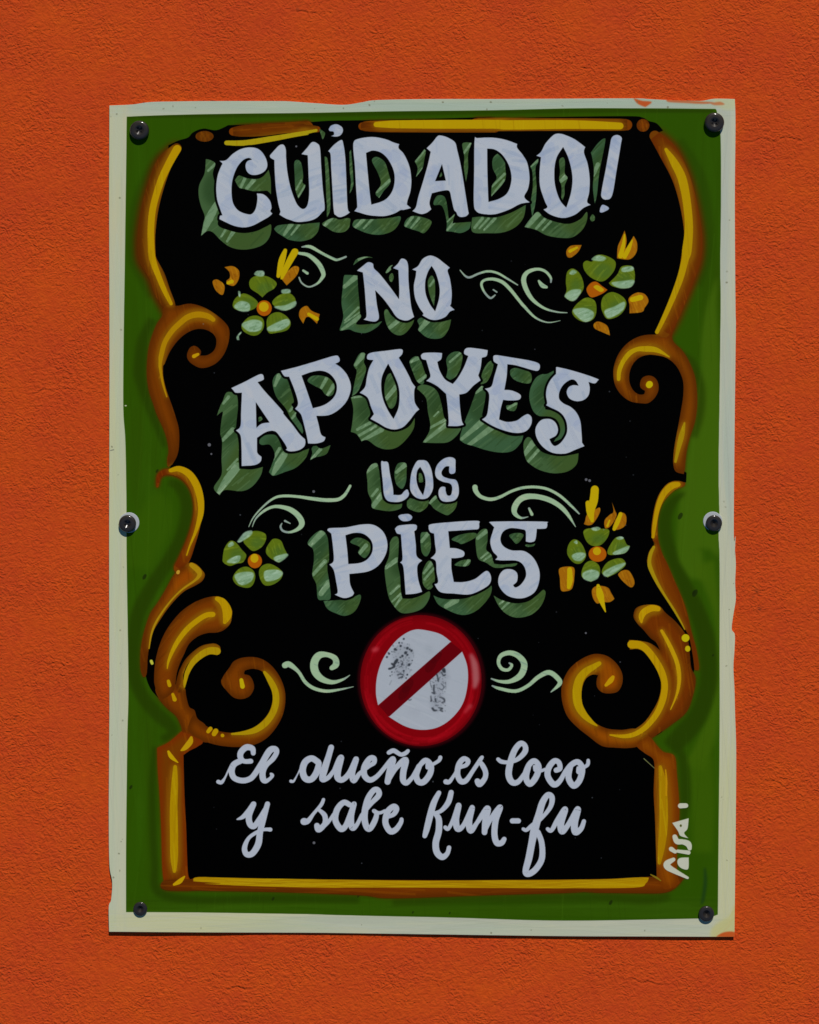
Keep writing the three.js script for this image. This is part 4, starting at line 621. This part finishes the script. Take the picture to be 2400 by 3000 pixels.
// ---------------------------------------------------------------- orange rendered wall
const TILE = 0.512, N = 2048;
{
  const tx = (x) => (X(x) / TILE + 0.5) * TILE * 1000, ty = (y) => ((Y(y) - CY) / TILE + 0.5) * TILE * 1000;
  const drags = [[2270, 408, 130, 0.03], [900, 40, 60, -0.2], [120, 1150, 50, 0.15], [1900, 2880, 90, -0.08], [700, 2900, 70, 0.1], [2280, 2300, 45, -0.3], [180, 1950, 60, -0.12]].map(([x, y, l, r]) => [tx(x), ty(y), l * K * 1000, r]);
  const bump = new Uint8Array(N * N * 4);
  for (let j = 0; j < N; j++) for (let i = 0; i < N; i++) {
    const x = i / N * TILE * 1000, y = j / N * TILE * 1000;          // millimetres
    const wx = x + 0.8 * noiseB(x / 6, y / 6), wy = y + 0.8 * noiseB(x / 6 + 40, y / 6);
    const a = noise(wx / 3.4, wy / 2.9), b = noise(wx / 1.75 + 9, wy / 1.55), c = noise(x / 0.95, y / 0.9 + 5), rr = 1 - Math.abs(noise(wx / 5 + 3, wy / 3 + 7));
    const strong = 0.72 + 0.3 * noiseB(x / 45 + 11, y / 38) + 0.22 * noiseB(x / 14 + 51, y / 11);
    const v = 0.55 + (0.13 * a + 0.17 * b + 0.085 * c) * strong - 0.09 * Math.max(0, rr - 0.75) / 0.25 * Math.max(0, noiseB(x / 16, y / 13 + 60)) - 0.3 * Math.max(0, noise(x / 2.1 + 300, y / 1.5) - 0.78) / 0.22;
    let w = v;                        // a few drag marks of the trowel
    for (const [cx, cy, len, rise] of drags) { const dx = x - cx; if (Math.abs(dx) < len) { const d = y - cy - rise * dx - 1.4 * noiseB(x / 11 + cx, 3); w -= 0.2 * Math.exp(-((d / 0.55) ** 2)) * (1 - (dx / len) ** 2) - 0.1 * Math.exp(-(((d - 1) / 0.6) ** 2)) * (1 - (dx / len) ** 2); } }
    const o = (j * N + i) * 4; bump[o] = bump[o + 1] = bump[o + 2] = Math.max(0, Math.min(255, w * 255)); bump[o + 3] = 255;
  }
  const bt = new THREE.DataTexture(bump, N, N); bt.magFilter = THREE.LinearFilter; bt.minFilter = THREE.LinearMipmapLinearFilter; bt.generateMipmaps = true; bt.wrapS = bt.wrapT = THREE.MirroredRepeatWrapping; bt.needsUpdate = true;
  const scuffs = [[2218, 1732, 9], [2226, 1786, 8], [2207, 1752, 5], [2178, 1720, 4], [2390, 1737, 5], [230, 705, 4], [40, 2110, 5], [1500, 2900, 4], [870, 25, 6], [2050, 2960, 5], [1120, 130, 4], [2300, 520, 4]].map(([x, y, r]) => [tx(x), ty(y), r * K * 1000]);
  const M = 1024, col = new Uint8Array(M * M * 4);
  for (let j = 0; j < M; j++) for (let i = 0; i < M; i++) {
    const x = i / M * TILE * 1000, y = j / M * TILE * 1000;
    const t = noise(x / 70 + 30, y / 55) * 0.5 + noise(x / 22 + 70, y / 18) * 0.3, g = noiseB(x / 5, y / 4), s = noise(x / 1.4 + 200, y / 1.2);
    const k = 1 + 0.05 * g + 0.04 * s + 0.03 * t, hue = t;
    const p = paint(174 + 2 * hue, 65 + 5 * hue + 2 * g, 19 - 4 * hue), o = (j * M + i) * 4;
    let soil = 0;                     // grey scuffs beside the panel and a few flecks
    for (const [sx, sy, sr] of scuffs) { const d = Math.hypot(x - sx, (y - sy) * 1.2) / sr; if (d < 1.6) soil = Math.max(soil, Math.exp(-d * d * 1.6) * (0.62 + 0.38 * s)); }
    for (let c = 0; c < 3; c++) col[o + c] = Math.max(0, Math.min(255, (p[c] * (0.5 + 0.5 * k)) * (1 - 0.5 * soil) + [34, 24, 20][c] * soil));
    col[o + 3] = 255;
  }
  const ct = new THREE.DataTexture(col, M, M); ct.colorSpace = THREE.SRGBColorSpace; ct.magFilter = THREE.LinearFilter; ct.wrapS = ct.wrapT = THREE.MirroredRepeatWrapping; ct.needsUpdate = true;
  const mat = new THREE.MeshPhysicalMaterial({ map: ct, bumpMap: bt, bumpScale: 0.00098, roughness: 0.85, specularIntensity: 0.3 });
  mat.name = 'orange wall paint';
  // a trowelled wall is never quite flat: gentle hollows, finely meshed round the sign
  const xs = [], ys = [], F = 0.0025;
  for (let x = -1.6; x < -0.3; x += 0.05) xs.push(x); for (let x = -0.3; x <= 0.3; x += F) xs.push(x); for (let x = 0.35; x <= 1.6; x += 0.05) xs.push(x);
  for (let y = 0; y < 1.15; y += 0.05) ys.push(y); for (let y = 1.15; y <= 1.85; y += F) ys.push(y); for (let y = 1.9; y <= 3; y += 0.05) ys.push(y);
  const bell = (x, y, cx, cy, rx, ry) => Math.exp(-(((x - cx) / rx) ** 2) - (((y - cy) / ry) ** 2));
  const lie = (x, y) => 0.00016 * noise(x / 0.05 + 3, y / 0.045) + 0.00007 * noiseB(x / 0.014, y / 0.011)
    - 0.00055 * bell(x, y, X(390), Y(2760), 0.05, 0.03) - 0.00025 * bell(x, y, X(2100), Y(2770), 0.05, 0.03) + 0.00042 * bell(x, y, X(930), Y(2750), 0.045, 0.03) - 0.0001 * bell(x, y, X(1500), Y(2750), 0.05, 0.03);
  const nx = xs.length, ny = ys.length, pos = new Float32Array((nx * ny + 4) * 3), uv = new Float32Array((nx * ny + 4) * 2), idx = [];
  for (let j = 0; j < ny; j++) for (let i = 0; i < nx; i++) { const k = j * nx + i; pos.set([xs[i], ys[j], lie(xs[i], ys[j])], k * 3); uv.set([xs[i] / TILE + 0.5, (ys[j] - CY) / TILE + 0.5], k * 2); }
  for (let j = 0; j < ny - 1; j++) for (let i = 0; i < nx - 1; i++) { const a = j * nx + i; idx.push(a, a + 1, a + nx + 1, a, a + nx + 1, a + nx); }
  // back and sides of the wall, 20 cm thick
  const n0 = nx * ny, c = [0, nx - 1, n0 - 1, n0 - nx];
  c.forEach((k, q) => { pos.set([pos[k * 3], pos[k * 3 + 1], -0.2], (n0 + q) * 3); uv.set([uv[k * 2], uv[k * 2 + 1]], (n0 + q) * 2); });
  for (let q = 0; q < 4; q++) { const a = c[q], b = c[(q + 1) % 4], d = n0 + q, e = n0 + (q + 1) % 4; idx.push(a, d, b, b, d, e); }
  idx.push(n0, n0 + 2, n0 + 1, n0, n0 + 3, n0 + 2);
  const g = new THREE.BufferGeometry(); g.setAttribute('position', new THREE.BufferAttribute(pos, 3)); g.setAttribute('uv', new THREE.BufferAttribute(uv, 2)); g.setIndex(idx); g.computeVertexNormals();
  const wall = new THREE.Mesh(g, mat); wall.name = 'wall'; wall.userData = { kind: 'structure', label: 'orange wall with a fine rough render behind the sign', category: 'wall' }; wall.receiveShadow = wall.castShadow = true; scene.add(wall);
}
renderer.render(scene, camera);
